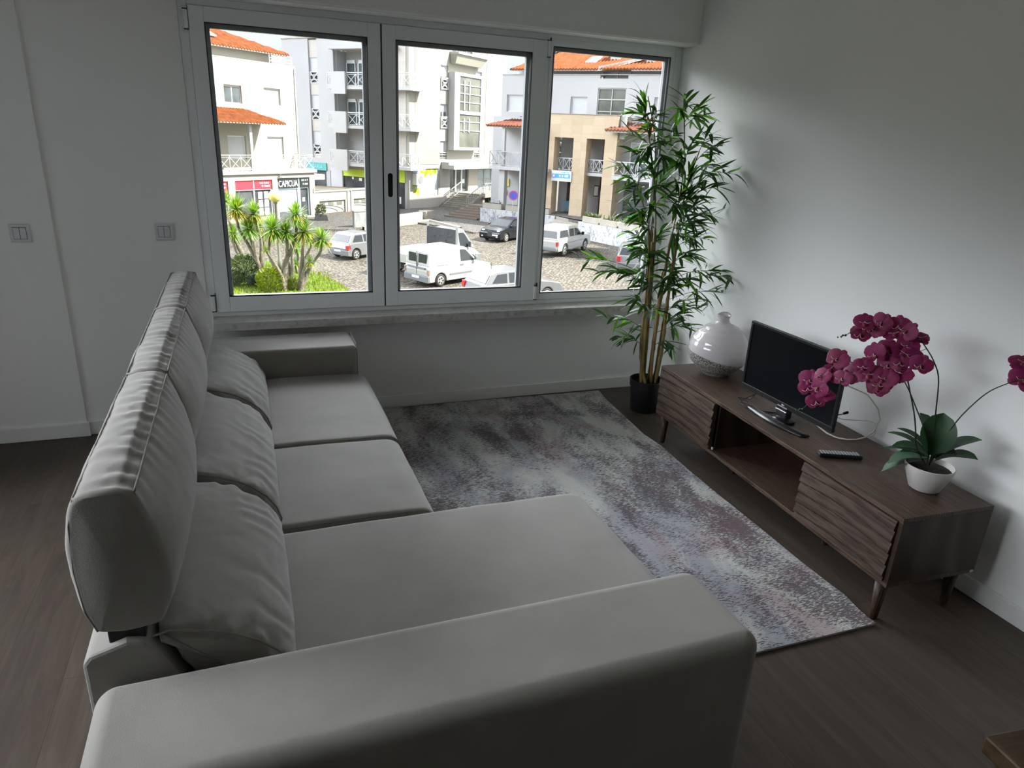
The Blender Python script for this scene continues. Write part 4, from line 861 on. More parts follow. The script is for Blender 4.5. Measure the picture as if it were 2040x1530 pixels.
# ---------------------------------------------------------------- ground
b=MB(); b.box(-60,120,3.0,150,-0.3,0); o=b.build('street',COB); o.location=(0,0,GZ); struct(o)
# the outside of our own building below the window is out of sight; far pavement and forecourts
def poly_slab(name,m,pts,z0,z1,bevel=0):
    return MB().prism([(p[0],p[1]) for p in pts],z0,z1,'xy').build(name,m)
o=poly_slab('pavement',COBG,[(-14,39.6),(-3.6,41.2),(1.0,46.5),(4.2,46.2),(5.6,47.9),(4.6,56),(-2,52),(-14,44)],GZ,GZ+0.10); struct(o)
o=poly_slab('forecourt',COBG,[(11.5,47.6),(12.8,44.6),(17.5,46.6),(15.6,50.8),(18.5,57),(24,66),(11.5,60),(6.0,56.5)],GZ,GZ+0.12); struct(o)
o=MB().add([(5.2,47.0,GZ+0.22),(11.2,51.4,GZ+0.22),(12.6,47.0,GZ+0.22),(12.3,46.5,GZ+0.22),(11.1,50.9,GZ+0.22),(5.3,46.6,GZ+0.22)]+[(5.2,47.0,GZ),(11.2,51.4,GZ),(12.6,47.0,GZ),(12.3,46.5,GZ),(11.1,50.9,GZ),(5.3,46.6,GZ)],[(0,1,4,5),(1,2,3,4),(6,11,10,7),(7,10,9,8),(5,4,10,11),(4,3,9,10),(0,6,7,1),(1,7,8,2)]).build('kerb',CONL); struct(o)
# lawn
o=poly_slab('lawn',GRASS,[(-14,34.5),(-6,33.9),(-3.6,33.2),(-1.8,34.6),(-1.0,33.4),(0.15,31.4),(1.0,29.0),(1.4,27.1),(1.9,23),(2.0,15),(-14,15)],GZ,GZ+0.09)
b=MB(); b.v=[];b.f=[];b.fm=[]
random.seed(21)
for k in range(5200):
    x=random.uniform(-6,1.6); y=random.uniform(24.5,34)
    if x>1.9-(y-23)*0.12 or (y>31 and x>0.15-(y-31.4)*0.6) : continue
    h=random.uniform(0.06,0.2); a=random.uniform(0,PI); dx,dy=0.03*math.cos(a),0.03*math.sin(a); z=GZ+0.085
    b.add([(x-dx,y-dy,z),(x+dx,y+dy,z),(x+random.uniform(-.05,.05),y,z+h)],[(0,1,2)])
g=b.build('grass_blades',SHRUB,recalc=False); tag(o,'bright green lawn around the yucca trees','lawn',kind='stuff'); tag(g,'green grass blades standing on the lawn under the yuccas','grass',kind='stuff')

# ---------------------------------------------------------------- building A: white shop building, left
R40=math.radians(40)
A=thing('shop_building','white building at left with orange tiled roofs over a row of shops','building',(2.4,54.3,GZ),R40)
b=LB(); shop_holes=[(-9.9,-7.74,-4.9,-2.28),(-7.16,-3.83,-4.9,-2.28),(-3.3,-0.10,-5.2,-2.2)]
holes_wall(b,-16,0.45,GZ,-1.72,0.0,0.35,shop_holes); b.out('ground_floor_wall',WHTC,A)
LBx('return_wall',WHTC,A,(0.25,0.45,0.35,9,GZ,-1.72))
LBx('terrace_slab',WHTC,A,(-16,0.62,-0.15,2.1,-1.86,-1.64))
LBx('shop_back',DKW,A,(-16,0.2,3.0,3.1,GZ,-1.9),(-16,0.2,0.4,3.0,GZ+0.01,GZ+0.06))
b=LB(); up=[(-5.78,-4.27,2.84,4.04),(-2.22,-0.67,2.92,4.08),(-5.83,-4.23,-0.95,0.66),(-2.22,-0.64,-0.95,0.66)]
holes_wall(b,-16,0.93,-1.64,5.76,2.0,2.25,up); b.box(0.70,0.93,2.25,11,-1.64,5.76); b.out('upper_wall',WHTC,A)
window(A,-5.78,-4.27,2.84,4.04,2.0,'glass',0.12); window(A,-2.22,-0.67,2.92,4.08,2.0,frac=1); window(A,-5.83,-4.23,-0.95,0.66,2.0,frac=1); window(A,-2.22,-0.64,-0.95,0.66,2.0,frac=1)
LBx('attic_wall',WHTC,A,(-16,-0.45,2.95,3.2,5.76,6.75)); LBx('roof_terrace',WHT,A,(-16,0.95,2.0,11,5.70,5.80))
LBx('eave_beam',WHTC,A,(-16,0.62,2.28,2.62,6.44,6.60))
b=LB(); corr_roof(b,-16,0.72,2.25,6.62,5.5,7.98,hipR=4.2); b.out('roof',TILE,A)
b=LB(); b.hexa([(-5.95,3.2,7.13),(-5.0,3.2,7.13),(-5.0,3.2,7.2),(-5.95,3.2,7.2),(-5.95,4.3,7.56),(-5.0,4.3,7.56),(-5.0,4.3,7.66),(-5.95,4.3,7.66)]); b.out('skylight',BGL,A)
b=LB()
for z in (6.0,6.22,6.44): b.bar((-1.2,2.35,z),(1.0,2.35,z),0.05); b.bar((1.0,2.35,z),(1.0,6,z),0.05)
for x in (-1.2,1.0): b.bar((x,2.35,5.8),(x,2.35,6.44),0.05)
b.bar((-1.2,2.35,5.95),(0.2,2.35,6.5),0.05); b.out('roof_railing',RAILM,A)
b=LB(); corr_roof(b,-16,-2.66,-0.55,1.70,2.0,2.52,hipR=1.6); b.out('canopy_roof',TILE,A)
LBx('canopy_fascia',WHTC,A,(-16,-2.72,-0.52,-0.38,1.52,1.66),(-2.86,-2.72,-0.38,2.0,1.52,1.66)); LBx('canopy_soffit',WHTC,A,(-16,-2.86,-0.38,2.0,1.56,1.60))
LBx('column',WHT,A,(-5.60,-5.38,-0.05,0.15,-1.64,1.56)); LBx('column',WHT,A,(-11.6,-11.38,-0.05,0.15,-1.64,1.56))
LBx('gutter_pipe',WHT,A,(0.80,0.90,1.93,2.0,-1.64,5.6))
b=LB(); xrail(b,(-16,-0.05),(-5.6,-0.05),-1.55,-0.56,11,cross=True); xrail(b,(-5.3,-0.05),(0.36,-0.05),-1.55,-0.56,6); xrail(b,(0.36,-0.05),(0.36,1.9),-1.55,-0.56,2); b.out('terrace_railing',RAILM,A)
# shop fronts
def shop(x0,x1,zs0,zs1,zb,sgm,splits=(0.5,),col=DKW):
    LBx('sign_panel',sgm,A,(x0+0.02,x1-0.02,0.08,0.13,zs0,zs1))
    LBx('shop_glass',col,A,(x0+0.02,x1-0.02,0.20,0.22,zb,zs0))
    b=LB(); b.box(x0+0.02,x1-0.02,0.10,0.18,zs0-0.05,zs0); b.box(x0+0.02,x0+0.08,0.10,0.2,zb,zs0); b.box(x1-0.08,x1-0.02,0.10,0.2,zb,zs0)
    for s_ in splits: x=x0+(x1-x0)*s_; b.box(x-0.035,x+0.035,0.07,0.2,zb,zs1)
    b.out('shop_frame',ALU,A)
shop(-7.16,-3.83,-2.92,-2.29,-4.88,REDS,(0.5,)); shop(-9.9,-7.74,-2.95,-2.29,-4.88,REDS,())
b=LB(); random.seed(2)
def dashes(b,x0,x1,z,h,y,n,seed):
    rr=random.Random(seed); x=x0
    while x<x1: 
        wd=rr.uniform(0.05,0.11); b.box(x,min(x1,x+wd),y-0.01,y,z,z+h*rr.uniform(0.75,1)); x+=wd+(0.035 if rr.random()>0.15 else 0.12)
dashes(b,-4.95,-4.02,-2.55,0.12,0.075,9,1); dashes(b,-4.75,-4.02,-2.76,0.12,0.075,9,2); dashes(b,-8.7,-7.9,-2.52,0.1,0.075,9,3); dashes(b,-8.6,-7.9,-2.74,0.1,0.075,9,4)
b.out('sign_lettering',WSG,A)
b=LB()
for i in range(3):
    for j in range(2): b.box(-5.05+j*0.55,-4.68+j*0.55,0.185,0.195,-3.62-i*0.58,-3.12-i*0.58)
b.out('window_posters',WSG,A)
b=LB()
for i in range(3):
    for j in range(2): b.box(-5.0+j*0.55,-4.75+j*0.55,0.178,0.184,-3.42-i*0.58,-3.22-i*0.58)
b.out('poster_print',mat('poster_grey',(0.3,0.32,0.34),0.6),A)
# the CAPICUA shop
LBx('sign_panel',BLK,A,(-3.27,-1.22,0.06,0.12,-2.93,-2.22),(-1.02,-0.14,0.06,0.12,-2.93,-2.22))
LBx('poster_window',mat('pale_blind',(0.50,0.58,0.68),0.5),A,(-3.2,-1.30,0.2,0.22,-4.68,-3.0)); LBx('shop_glass',DKW,A,(-3.27,-1.24,0.22,0.24,-5.19,-2.95),(-1.0,-0.16,0.22,0.24,-5.10,-2.95))
LBx('shop_frame',BGL,A,(-3.28,-3.2,0.12,0.25,-5.19,-2.94),(-1.28,-1.0,0.12,0.25,-5.19,-2.24),(-0.2,-0.12,0.12,0.25,-5.19,-2.24),(-3.2,-1.28,0.12,0.25,-3.02,-2.94),(-1.0,-0.2,0.12,0.25,-3.02,-2.94))
o=text_mesh('sign_lettering','CAPICUA',0.60,WSG,A,(-3.22,0.05,-2.83-GZ),(PI/2,0,0),0.015,spc=0.97)
o.scale=((3.22-1.32)/max(0.1,o.dimensions.x),1.05,1)
b=LB(); dashes(b,-0.88,-0.26,-2.46,0.13,0.055,9,7); dashes(b,-0.76,-0.26,-2.74,0.13,0.055,9,8); b.out('sign_lettering',WSG,A)
text_mesh('letter_sign','C',0.42,mat('iron_letter',(0.12,0.11,0.1),0.6),A,(-3.3,-0.17,-2.17-GZ),(PI/2,0,0),0.02)
LBx('door_notice',WSG,A,(-0.74,-0.48,0.20,0.215,-4.02,-3.72)); LBx('door_step',CONL,A,(-1.1,0.1,-0.6,0.0,GZ,-5.1)); LBx('wall_box',CONC,A,(0.22,0.36,-0.05,0.0,-3.4,-3.05))

# ---------------------------------------------------------------- building B: apartment block
Bb=thing('apartment_block','tall pale apartment block with balconies, sunlit cladding and a glazed stair tower','building',(11.5,60.0,GZ),R40)
b=LB(); wh=[]
for z0,z1 in ((5.26,7.32),(1.9,4.04),(-0.81,0.78)): wh+= [(4.70,5.87,z0,z1),(10.72,11.74,z0,z1)]
wh+=[(6.49,9.94,8.62,9.35),(0.52,4.53,-4.16,-1.70),(6.46,9.71,-4.05,-1.78),(11.58,15.7,-4.11,-1.92)]
holes_wall(b,0.0,16.65,GZ,9.5,0.0,0.3,wh); b.out('front_wall',WHTC,Bb)
LBx('cladding_panel',CLAD,Bb,(0.85,4.60,-0.03,-0.001,-1.3,9.49)); LBx('cladding_panel',CLAD,Bb,(12.6,16.6,-0.03,-0.001,-1.3,9.3))
LBx('cladding_panel',CLADG,Bb,(4.72,6.4,-0.02,-0.001,GZ+0.02,-1.75),(9.75,11.5,-0.02,-0.001,GZ+0.02,-1.75),(0.0,0.5,-0.02,-0.001,GZ+0.02,-1.75),(0.5,4.7,-0.02,-0.001,GZ+0.02,-4.2))
for (x0,x1) in ((4.70,5.87),(10.72,11.74)):
    for z0,z1,fr in ((5.26,7.32,0.45),(1.9,4.04,0.32)):
        window(Bb,x0,x1,z0,z1,0.0,frac=fr); b=LB(); zr=z0+0.98
        xrail(b,(x0+0.03,-0.06),(x1-0.03,-0.06),z0+0.06,zr,1,r=0.09,inner=True); b.box(x0+0.35,x1-0.35,-0.08,-0.04,z0+0.3,z0+0.36); b.box(x0+0.35,x1-0.35,-0.08,-0.04,z0+0.6,z0+0.66)
        b.out('window_grille',RAILM,Bb)
    window(Bb,x0,x1,-0.81,0.78,0.0,frac=0.72)
    b=LB()
    for z in (-0.72,-0.5,-0.3): b.box(x0,x1,-0.02,0.1,z,z+0.06)
    b.out('vent_slats',CLADG,Bb)
# stair tower
LBx('stair_tower',WHT,Bb,(5.93,6.80,-0.75,-0.035,0.0,6.85),(10.50,10.66,-0.75,-0.035,0.0,6.85),(6.80,10.50,-0.75,-0.035,6.58,6.85),(6.80,10.50,-0.75,-0.035,3.25,3.55),(6.80,10.50,-0.75,-0.035,0.0,0.25))
for z0,z1,bz in ((3.55,6.58,(4.3,5.05,5.8)),(0.25,3.25,(1.75,2.55))):
    g=LBx('stair_window',MGL,Bb,(6.80,10.50,-0.66,-0.62,z0,z1)); b=LB()
    for z in bz: b.box(6.80,10.5,-0.72,-0.665,z,z+0.07)
    for x in (7.55,8.45): b.box(x,x+0.16,-0.74,-0.665,z0+(0.1 if z0>3 else 1.4),z1-0.35)
    b.out('glazing_bars',RAILM,g)
LBx('cornice',WHT,Bb,(6.1,11.46,-1.0,-0.035,8.38,8.56)); b=LB(); b.hexa([(6.2,-0.6,7.6),(10.8,-0.6,7.6),(10.8,-0.04,7.6),(6.2,-0.04,7.6),(6.1,-0.9,8.38),(11.3,-0.9,8.38),(11.3,-0.04,8.38),(6.1,-0.04,8.38)]); b.out('cornice_base',WHTC,Bb)
w_=LBx('window',DGL,Bb,(6.5,9.93,0.15,0.18,8.62,9.35)); LBx('frame_bars',RAILM,w_,(7.3,7.5,0.1,0.15,8.62,9.35),(8.2,8.36,0.1,0.15,8.62,9.35),(9.0,9.1,0.1,0.15,8.62,9.35))
LBx('entrance_canopy',WHT,Bb,(4.9,15.7,-1.5,-0.035,-1.72,-1.35),(4.9,10.6,-0.9,-0.04,-1.35,-1.1))
w_=LBx('entrance_door',DGL,Bb,(6.5,9.7,0.2,0.25,-4.0,-1.8)); LBx('door_frame',ALU,w_,(7.5,7.7,0.1,0.19,-4.0,-1.8),(8.55,8.75,0.1,0.19,-4.0,-1.8),(6.46,6.6,0.1,0.19,-4.0,-1.8)); LBx('door_notice',WSG,w_,(8.85,9.3,0.17,0.19,-3.2,-2.8))
w_=LBx('window',BGL,Bb,(11.6,15.68,0.12,0.16,-4.1,-1.93)); LBx('frame_bars',CLADG,w_,(12.8,12.87,0.05,0.11,-4.1,-1.93),(14.2,14.27,0.05,0.11,-4.1,-1.93),(11.6,15.68,0.05,0.11,-2.95,-2.9))
w_=LBx('shop_window',mat('bluish_panel',(0.56,0.64,0.78),0.4),Bb,(0.55,4.5,0.1,0.14,-4.14,-1.72))
b=LB(); rr=random.Random(5)
for k in range(26):
    x=rr.uniform(1.9,4.2); z=-1.78-rr.random()*0.55*(1-abs(x-2.9)/2); r_=rr.uniform(0.12,0.3); b.lathe([(0,-0.004),(r_,-0.004),(r_,0.004),(0,0.004)],10,(x,0.094,z),ax='y')
for k in range(12):
    x=rr.uniform(0.7,1.5); z=-3.4+rr.uniform(-0.5,0.4); r_=rr.uniform(0.1,0.24); b.lathe([(0,-0.004),(r_,-0.004),(r_,0.004),(0,0.004)],10,(x,0.094,z),ax='y')
b.out('green_motif',LIME,w_)
ac=LBx('air_conditioner',mat('ac_white',(0.66,0.64,0.58),0.5),Bb,(0.35,1.45,-0.55,-0.04,-3.05,-2.05),bevel=0.03); LB().lathe([(0,-0.02),(0.36,-0.02),(0.36,0.01),(0,0.01)],24,(0.95,-0.56,-2.55),ax='y').out('fan_grille',mat('ac_grille',(0.22,0.22,0.21),0.6),ac)
# shaded side (local x = 0 plane runs back along +y)
b=LB(); b.box(0.0,0.3,0.3,1.35,-1.3,9.5); b.box(0.0,0.3,8.6,10.55,-1.3,9.1); b.box(0.0,0.3,11.65,15.0,-1.3,9.1); b.box(0,0.3,1.35,8.6,8.40,9.1); b.out('side_wall',WHTSH,Bb)
LBx('cladding_panel',CLADG,Bb,(-0.03,-0.001,0.32,1.3,-1.3,9.4))
LBx('balcony_ledge',WHT,Bb,(-0.55,0.3,1.2,8.75,8.12,8.35))
b=LB(); b.box(1.5,1.7,1.0,8.6,-1.3,8.1); b.box(0.3,1.5,8.45,8.6,-1.3,8.1); b.box(0.3,1.5,1.0,1.15,-1.3,8.1); b.box(0.3,1.5,4.3,4.5,-1.3,8.1); b.out('recess_wall',WHTSH,Bb)
for zs in (5.0,1.7,-1.58):
    LBx('balcony_slab',WHT,Bb,(-0.95,1.5,1.2,8.62,zs-0.2,zs+0.05)); LBx('balcony_slab',WHT,Bb,(-0.75,1.45,-0.75,1.18,zs-0.2,zs+0.05))
    LBx('balcony_front',WHT,Bb,(-1.15,-0.96,6.25,7.88,zs-0.62,zs+1.22)); 
    b=LB(); xrail(b,(-0.9,7.95),(-0.9,8.55),zs+0.12,zs+1.15,1,r=0.05); xrail(b,(-0.9,2.2),(-0.9,6.2),zs+0.12,zs+1.15,4,r=0.05); b.out('balcony_railing',RAILM,Bb)
    b=LB(); xrail(b,(-0.7,-0.7),(0.45,-0.7),zs+0.12,zs+1.15,1,r=0.09); xrail(b,(-0.7,-0.7),(-0.7,1.15),zs+0.12,zs+1.15,2,r=0.05); b.out('balcony_railing',RAILM,Bb)
    if zs>-1:
        for y0,y1 in ((7.2,8.3),(5.3,6.9),(2.2,3.6)):
            w_=LBx('balcony_window',DGL,Bb,(1.42,1.48,y0,y1,zs+0.1,zs+2.15)); LBx('frame_bars',ALU,w_,(1.38,1.41,y0,y0+0.08,zs+0.1,zs+2.2),(1.38,1.41,y1-0.08,y1,zs+0.1,zs+2.2),(1.38,1.41,y0+0.08,y1-0.08,zs+2.12,zs+2.4))
for k in range(3):
    z=-3.19*k
    LBx('cladding_panel',CLADG,Bb,(0.10,0.25,10.55,11.65,7.5+z,9.0 if k==0 else 8.52+z)); LBx('stair_shutter',SHUT,Bb,(0.16,0.25,10.55,11.65,6.33+z,7.5+z))
    b=LB(); b.use(DGL); b.box(0.2,0.25,10.56,11.64,5.3+z,6.32+z); b.use(RAILM)
    for y in (10.6,11.6): b.bar((0.1,y,5.32+z),(0.1,y,6.32+z),0.08)
    for zz in (5.34,5.62,6.02,6.28): b.bar((0.1,10.6,zz+z),(0.1,11.6,zz+z),0.07)
    b.bar((0.1,10.6,5.34+z),(0.1,11.6,6.28+z),0.08); b.bar((0.1,11.6,5.34+z),(0.1,10.6,6.28+z),0.08); b.out('lattice_window',None,Bb)
LBx('cladding_panel',CLADG,Bb,(0.10,0.25,10.55,11.65,-1.3,-0.95))
LBx('parapet_coping',CONC,Bb,(-0.05,0.35,8.6,15.05,9.1,9.18))
# ground floor of the shaded side
b=LB(); b.box(0.0,0.3,0.3,15,-2.4,-1.3) ; b.box(0,0.3,9.5,10.0,GZ,-2.4); b.box(0,0.3,7.9,8.9,GZ,-2.4); b.box(0,0.3,4.3,4.9,GZ,-2.4); b.box(0,0.3,0.3,0.5,GZ,-2.4); b.out('ground_floor_wall',WHTSH,Bb)
LBx('shop_glass',DKW,Bb,(0.12,0.2,0.5,4.3,GZ,-2.4),(0.12,0.2,4.9,7.9,GZ,-2.4),(0.12,0.2,10.0,15,GZ,-2.4)); LBx('shutter_door',SHUT,Bb,(0.1,0.2,8.9,9.5,GZ,-2.2),(-0.03,-0.002,7.95,9.4,-4.6,-2.1))
LBx('sign_panel',TEAL,Bb,(-0.08,-0.002,9.9,12.4,-2.45,-1.75)); LBx('sign_panel',LIME,Bb,(-0.08,-0.002,0.45,1.25,-2.9,-1.72),(-0.08,-0.002,2.0,7.75,-2.75,-2.1),(-0.06,-0.002,2.0,3.0,-3.1,-1.62))
text_mesh('sign_lettering','ATARIA',0.50,mat('teal_letters',(0.25,0.62,0.64),0.5),Bb,(-0.09,12.1,-2.3-GZ),(PI/2,0,-PI/2),0.01)
b=LB(); b.box(0.05,0.1,5.6,5.95,-3.1,-2.85); b.box(0.05,0.1,6.6,6.8,-3.0,-2.8); b.box(0.05,0.1,1.0,1.9,-4.8,-4.2); b.out('window_posters',WSG,Bb)
LBx('roof_slab',CONC,Bb,(0.3,16.6,0.3,15,9.0,9.1)); LBx('chimney',CLADG,Bb,(3.2,5.0,5.0,7.5,9.1,10.3))
b=LB(); b.bar((1.0,8.0,9.1),(1.0,8.0,10.6),0.06); b.bar((0.6,8.0,10.3),(1.5,8.0,10.3),0.05); b.bar((0.8,7.6,10.0),(0.8,8.4,10.5),0.05); b.out('aerial',RAILG,Bb)
# entrance stair of the block
St=thing('entrance_stair','stone entrance steps with metal railings in front of the glazed stair tower','stairs',(11.5,60.0,GZ),R40)
b=LB()
for k in range(8): b.box(4.6+k*0.36,5.2+k*0.36+3.2-k*0.36*0,-3.0,-0.05,GZ+0.001,GZ+0.16*(k+1)) if False else b.box(4.6+k*0.36,8.0,-3.1,-0.06,GZ+0.16*k+0.001,GZ+0.16*(k+1))
b.box(8.0,12.0,-3.1,-0.06,-4.15,-3.97); b.hexa([(7.4,-3.3,-4.3),(12.2,-3.3,-4.3),(12.2,-3.1,-4.3),(7.4,-3.1,-4.3),(7.4,-3.3,-3.9),(12.2,-3.3,-3.9),(12.2,-3.1,-3.9),(7.4,-3.1,-3.9)])
b.hexa([(4.3,-3.3,GZ+0.001),(4.9,-3.3,GZ+0.001),(4.9,-3.1,GZ+0.001),(4.3,-3.1,GZ+0.001),(7.2,-3.3,-3.95),(7.8,-3.3,-3.95),(7.8,-3.1,-3.95),(7.2,-3.1,-3.95)])
b.box(11.9,12.2,-3.1,-0.06,GZ+0.001,-4.15); b.out('steps',CONC,St)
b=LB(); U=Vector((0,0,1))
def vrail(a,c,n,h=0.95):
    a=Vector(a);c=Vector(c); b.bar(a+U*h,c+U*h,0.06); b.bar(a+U*0.12,c+U*0.12,0.04)
    for k in range(n+1): q=a.lerp(c,k/n); b.bar(q,q+U*h,0.03)
vrail((4.6,-3.2,GZ+0.2),(7.5,-3.2,-3.92),8); vrail((7.5,-3.2,-3.92),(12.0,-3.2,-3.92),12); vrail((12.0,-3.2,-3.92),(12.0,-0.3,-3.92),7)
vrail((4.6,-0.6,GZ+0.2),(7.5,-0.6,-3.92),8); b.out('railing',RAILG,St)

# ---------------------------------------------------------------- garages between A and B
Ga=thing('garage_block','low cream garage row with up-and-over doors and an old brown roof','garage',(2.4,54.3,GZ),R40)
b=LB(); holes_wall(b,0.47,9.6,GZ,-3.5,0.9,1.15,[(1.77,4.85,GZ,-4.22),(5.9,8.9,GZ,-4.22)]); b.out('wall',WHTC,Ga)
LBx('forecourt_wall',WHTC,Ga,(0.47,0.7,-0.4,0.9,GZ,-4.6))
for x0,x1 in ((1.77,4.85),(5.9,8.9)):
    dd=LBx('garage_door',WHTC,Ga,(x0+0.02,x1-0.02,1.02,1.07,GZ+0.02,-4.24))
    b=LB()
    for k in range(3): b.box(x0+0.15+k*1.0,x0+0.75+k*1.0,1.0,1.019,-4.62,-4.32)
    b.out('vent_window',MGL,dd)
    b=LB()
    for rr_ in (1.0,0.72):
        pts=[(x0+0.2+2.75*rr_*math.sin(PI/2*k/10),1.01,GZ+0.05+0.62*rr_*math.cos(PI/2*k/10)) for k in range(11)]; b.tube(pts,0.02,5)
    b.out('curved_trim',mat('dark_trim',(0.08,0.09,0.1),0.5),dd)
LBx('down_pipe',WHT,Ga,(5.05,5.15,0.82,0.899,GZ,-3.5)); LBx('down_pipe',WHT,Ga,(5.5,5.6,0.82,0.899,GZ,-3.5))
b=LB(); b.hexa([(0.96,1.6,-3.75),(10.3,1.6,-4.0),(10.3,9.5,-4.3),(0.96,9.5,-3.6),(0.96,1.6,-3.35),(10.3,1.6,-3.6),(10.3,9.5,-3.9),(0.96,9.5,-3.05)]); b.out('roof',ROOFB,Ga)
b=LB(); b.bar((0.96,1.5,-3.14),(6.0,1.15,-3.5),0.12); b.bar((0.96,9.55,-3.0),(10.3,9.55,-3.87),0.10); b.out('roof_edge',mat('roof_edge_grey',(0.12,0.12,0.12),0.7),Ga)
LBx('parapet',WHTC,Ga,(0.47,9.65,0.84,1.55,-3.5,-3.42))
LBx('parapet_cap',WHTC,A,(0.45,1.9,0.3,2.2,-2.45,-2.05))
rw=thing('boundary_wall','dark weather-stained wall running across the street from the garages','wall',(4.7,47.25,GZ),math.radians(26))
LBx('wall',DWALL,rw,(0.0,2.6,0.0,0.25,GZ,-4.05)); LBx('coping',CONL,rw,(-0.05,2.65,-0.04,0.29,-4.05,-3.98))
gw=LBx('rough_stone_wall',GRAF,None,(0,5.3,0,0.3,GZ,-4.55)); gw.location=(7.0,48.3,GZ); gw.rotation_euler=(0,0,math.radians(44)); tag(gw,'low pale scribbled wall with a cream end block beside the forecourt','wall')
ge=LBx('wall_end_block',CONL,None,(0,1.2,-0.25,0.5,GZ,-4.5)); ge.location=(10.9,52.05,GZ); ge.rotation_euler=(0,0,math.radians(44)); tag(ge,'cream concrete block at the end of the low scribbled wall','wall block')

# ---------------------------------------------------------------- building C: right-hand building with sandstone portico
Cc=thing('arcade_building','white building at right with orange roof, balconies and a sandstone portico','building',(19.78,47.98,GZ),math.radians(310))
ch=[(-5.36,-3.4,3.42,4.71),(0.29+0.1,1.8,3.32,4.65),(2.65,4.97,2.6,5.30),(7.2,8.6,3.2,4.7)]
b=LB(); holes_wall(b,-5.85,14,3.0,6.2,2.5,2.75,ch+[(2.75,5.0,5.95,6.2)]); b.box(-5.85,-5.6,2.75,12,GZ,6.2); b.out('upper_wall',WHTSH,Cc)
window(Cc,-5.36,-3.4,3.42,4.71,2.5,frac=1); window(Cc,0.39,1.8,3.32,4.65,2.5,frac=1); window(Cc,7.2,8.6,3.2,4.7,2.5,frac=0.6)
w_=LBx('stair_window',MGL,Cc,(2.65,4.97,2.62,2.66,2.6,5.30)); LBx('frame_bars',RAILG,w_,(2.65,2.73,2.56,2.61,2.6,5.3),(4.89,4.97,2.56,2.61,2.6,5.3),(3.78,3.84,2.56,2.61,2.6,5.3),(2.73,4.89,2.56,2.61,4.45,4.52),(2.73,4.89,2.56,2.61,5.22,5.3),(2.73,4.89,2.56,2.61,3.6,3.66))
LBx('clerestory_window',MGL,Cc,(2.78,5.0,2.95,3.0,5.9,6.45)); LBx('clerestory_frame',RAILG,Cc,(3.95,4.0,2.88,2.94,5.9,6.45),(2.78,5.0,2.88,2.94,5.86,5.92))
LBx('attic_wall',WHT,Cc,(-4.6,14,3.05,3.3,6.1,6.75)); LBx('parapet_coping',WHT,Cc,(-5.9,14,2.45,2.8,6.2,6.25))
LBx('eave_beam',WHT,Cc,(-4.95,2.7,2.2,2.5,6.46,6.60),(5.3,14,2.2,2.5,6.46,6.60))
b=LB(); corr_roof(b,-5.0,3.3,2.15,6.64,7.4,8.75,hipL=3.6); b.out('roof',TILE,Cc)
b=LB(); corr_roof(b,3.35,14,2.15,6.66,7.4,8.65); b.out('roof',TILE,Cc)
b=LB(); b.hexa([(2.6,2.0,6.45),(2.8,2.0,6.45),(2.8,2.5,6.45),(2.6,2.5,6.45),(5.4,3.6,7.35),(5.6,3.6,7.35),(5.6,4.1,7.35),(5.4,4.1,7.35)]); b.hexa([(2.7,2.1,6.5),(5.5,4.2,7.45),(5.5,4.5,7.45),(2.7,2.4,6.5),(2.7,2.1,6.75),(5.5,4.2,7.62),(5.5,4.5,7.62),(2.7,2.4,6.75)]); b.out('sloping_fascia',WHT,Cc)
LBx('chimney',WHT,Cc,(2.75,3.5,4.2,5.0,6.9,8.3)); LBx('chimney',WHT,Cc,(5.9,6.6,3.6,4.4,6.8,7.9))
b=LB(); b.hexa([(1.0,3.4,7.12),(1.9,3.4,7.12),(1.9,3.4,7.22),(1.0,3.4,7.22),(1.0,4.6,7.6),(1.9,4.6,7.6),(1.9,4.6,7.7),(1.0,4.6,7.7)]); b.out('skylight',BGL,Cc)
# left porch
b=LB(); corr_roof(b,-5.15,-0.9,-1.05,2.32,2.5,3.10,hipL=1.5); b.out('porch_roof',TILER,Cc); LBx('porch_fascia',WHTC,Cc,(-5.1,-0.95,-1.0,-0.88,2.16,2.30)); LBx('porch_soffit',WHT,Cc,(-5.0,-0.95,-0.88,2.5,2.20,2.24))
b=LB(); holes_wall(b,-5.85,0.0,-4.1,3.0,1.3,1.5,[(-3.0,-1.3,-0.6,1.68),(-3.25,-2.35,-4.05,-1.04),(-2.3,-0.9,-3.6,-1.04)]); b.out('porch_wall',WHTSH,Cc)
window(Cc,-3.0,-1.3,-0.6,1.68,1.3,frac=0.62)
LBx('column',WHT,Cc,(-3.72,-3.48,-0.85,-0.6,-0.73,2.18)); LBx('column',WHT,Cc,(-3.9,-3.4,-0.8,-0.3,-4.1,-1.0)); LBx('balcony_slab',WHT,Cc,(-4.75,0.2,-1.05,1.3,-1.0,-0.74))
b=LB(); xrail(b,(-4.7,-0.98),(-0.2,-0.98),-0.64,0.36,5,r=0.04,inner=False); xrail(b,(-4.7,-0.98),(-4.7,1.3),-0.64,0.36,2,r=0.04,inner=False); b.out('balcony_railing',RAILG,Cc)
dd=LBx('shop_door',DKW,Cc,(-3.22,-2.38,1.38,1.44,-4.05,-1.7)); LBx('door_light',CLADG,dd,(-3.18,-2.42,1.34,1.40,-1.62,-1.1)); LBx('shop_glass',MGL,Cc,(-2.28,-0.92,1.38,1.44,-3.6,-1.06)); LBx('sign_panel',mat('pale_red_sign',(0.62,0.42,0.36),0.6),Cc,(-2.2,-1.0,1.30,1.37,-2.0,-1.15))
b=LB(); dashes(b,-1.95,-1.2,-1.62,0.22,1.29,9,11); b.out('sign_lettering',REDS,Cc)
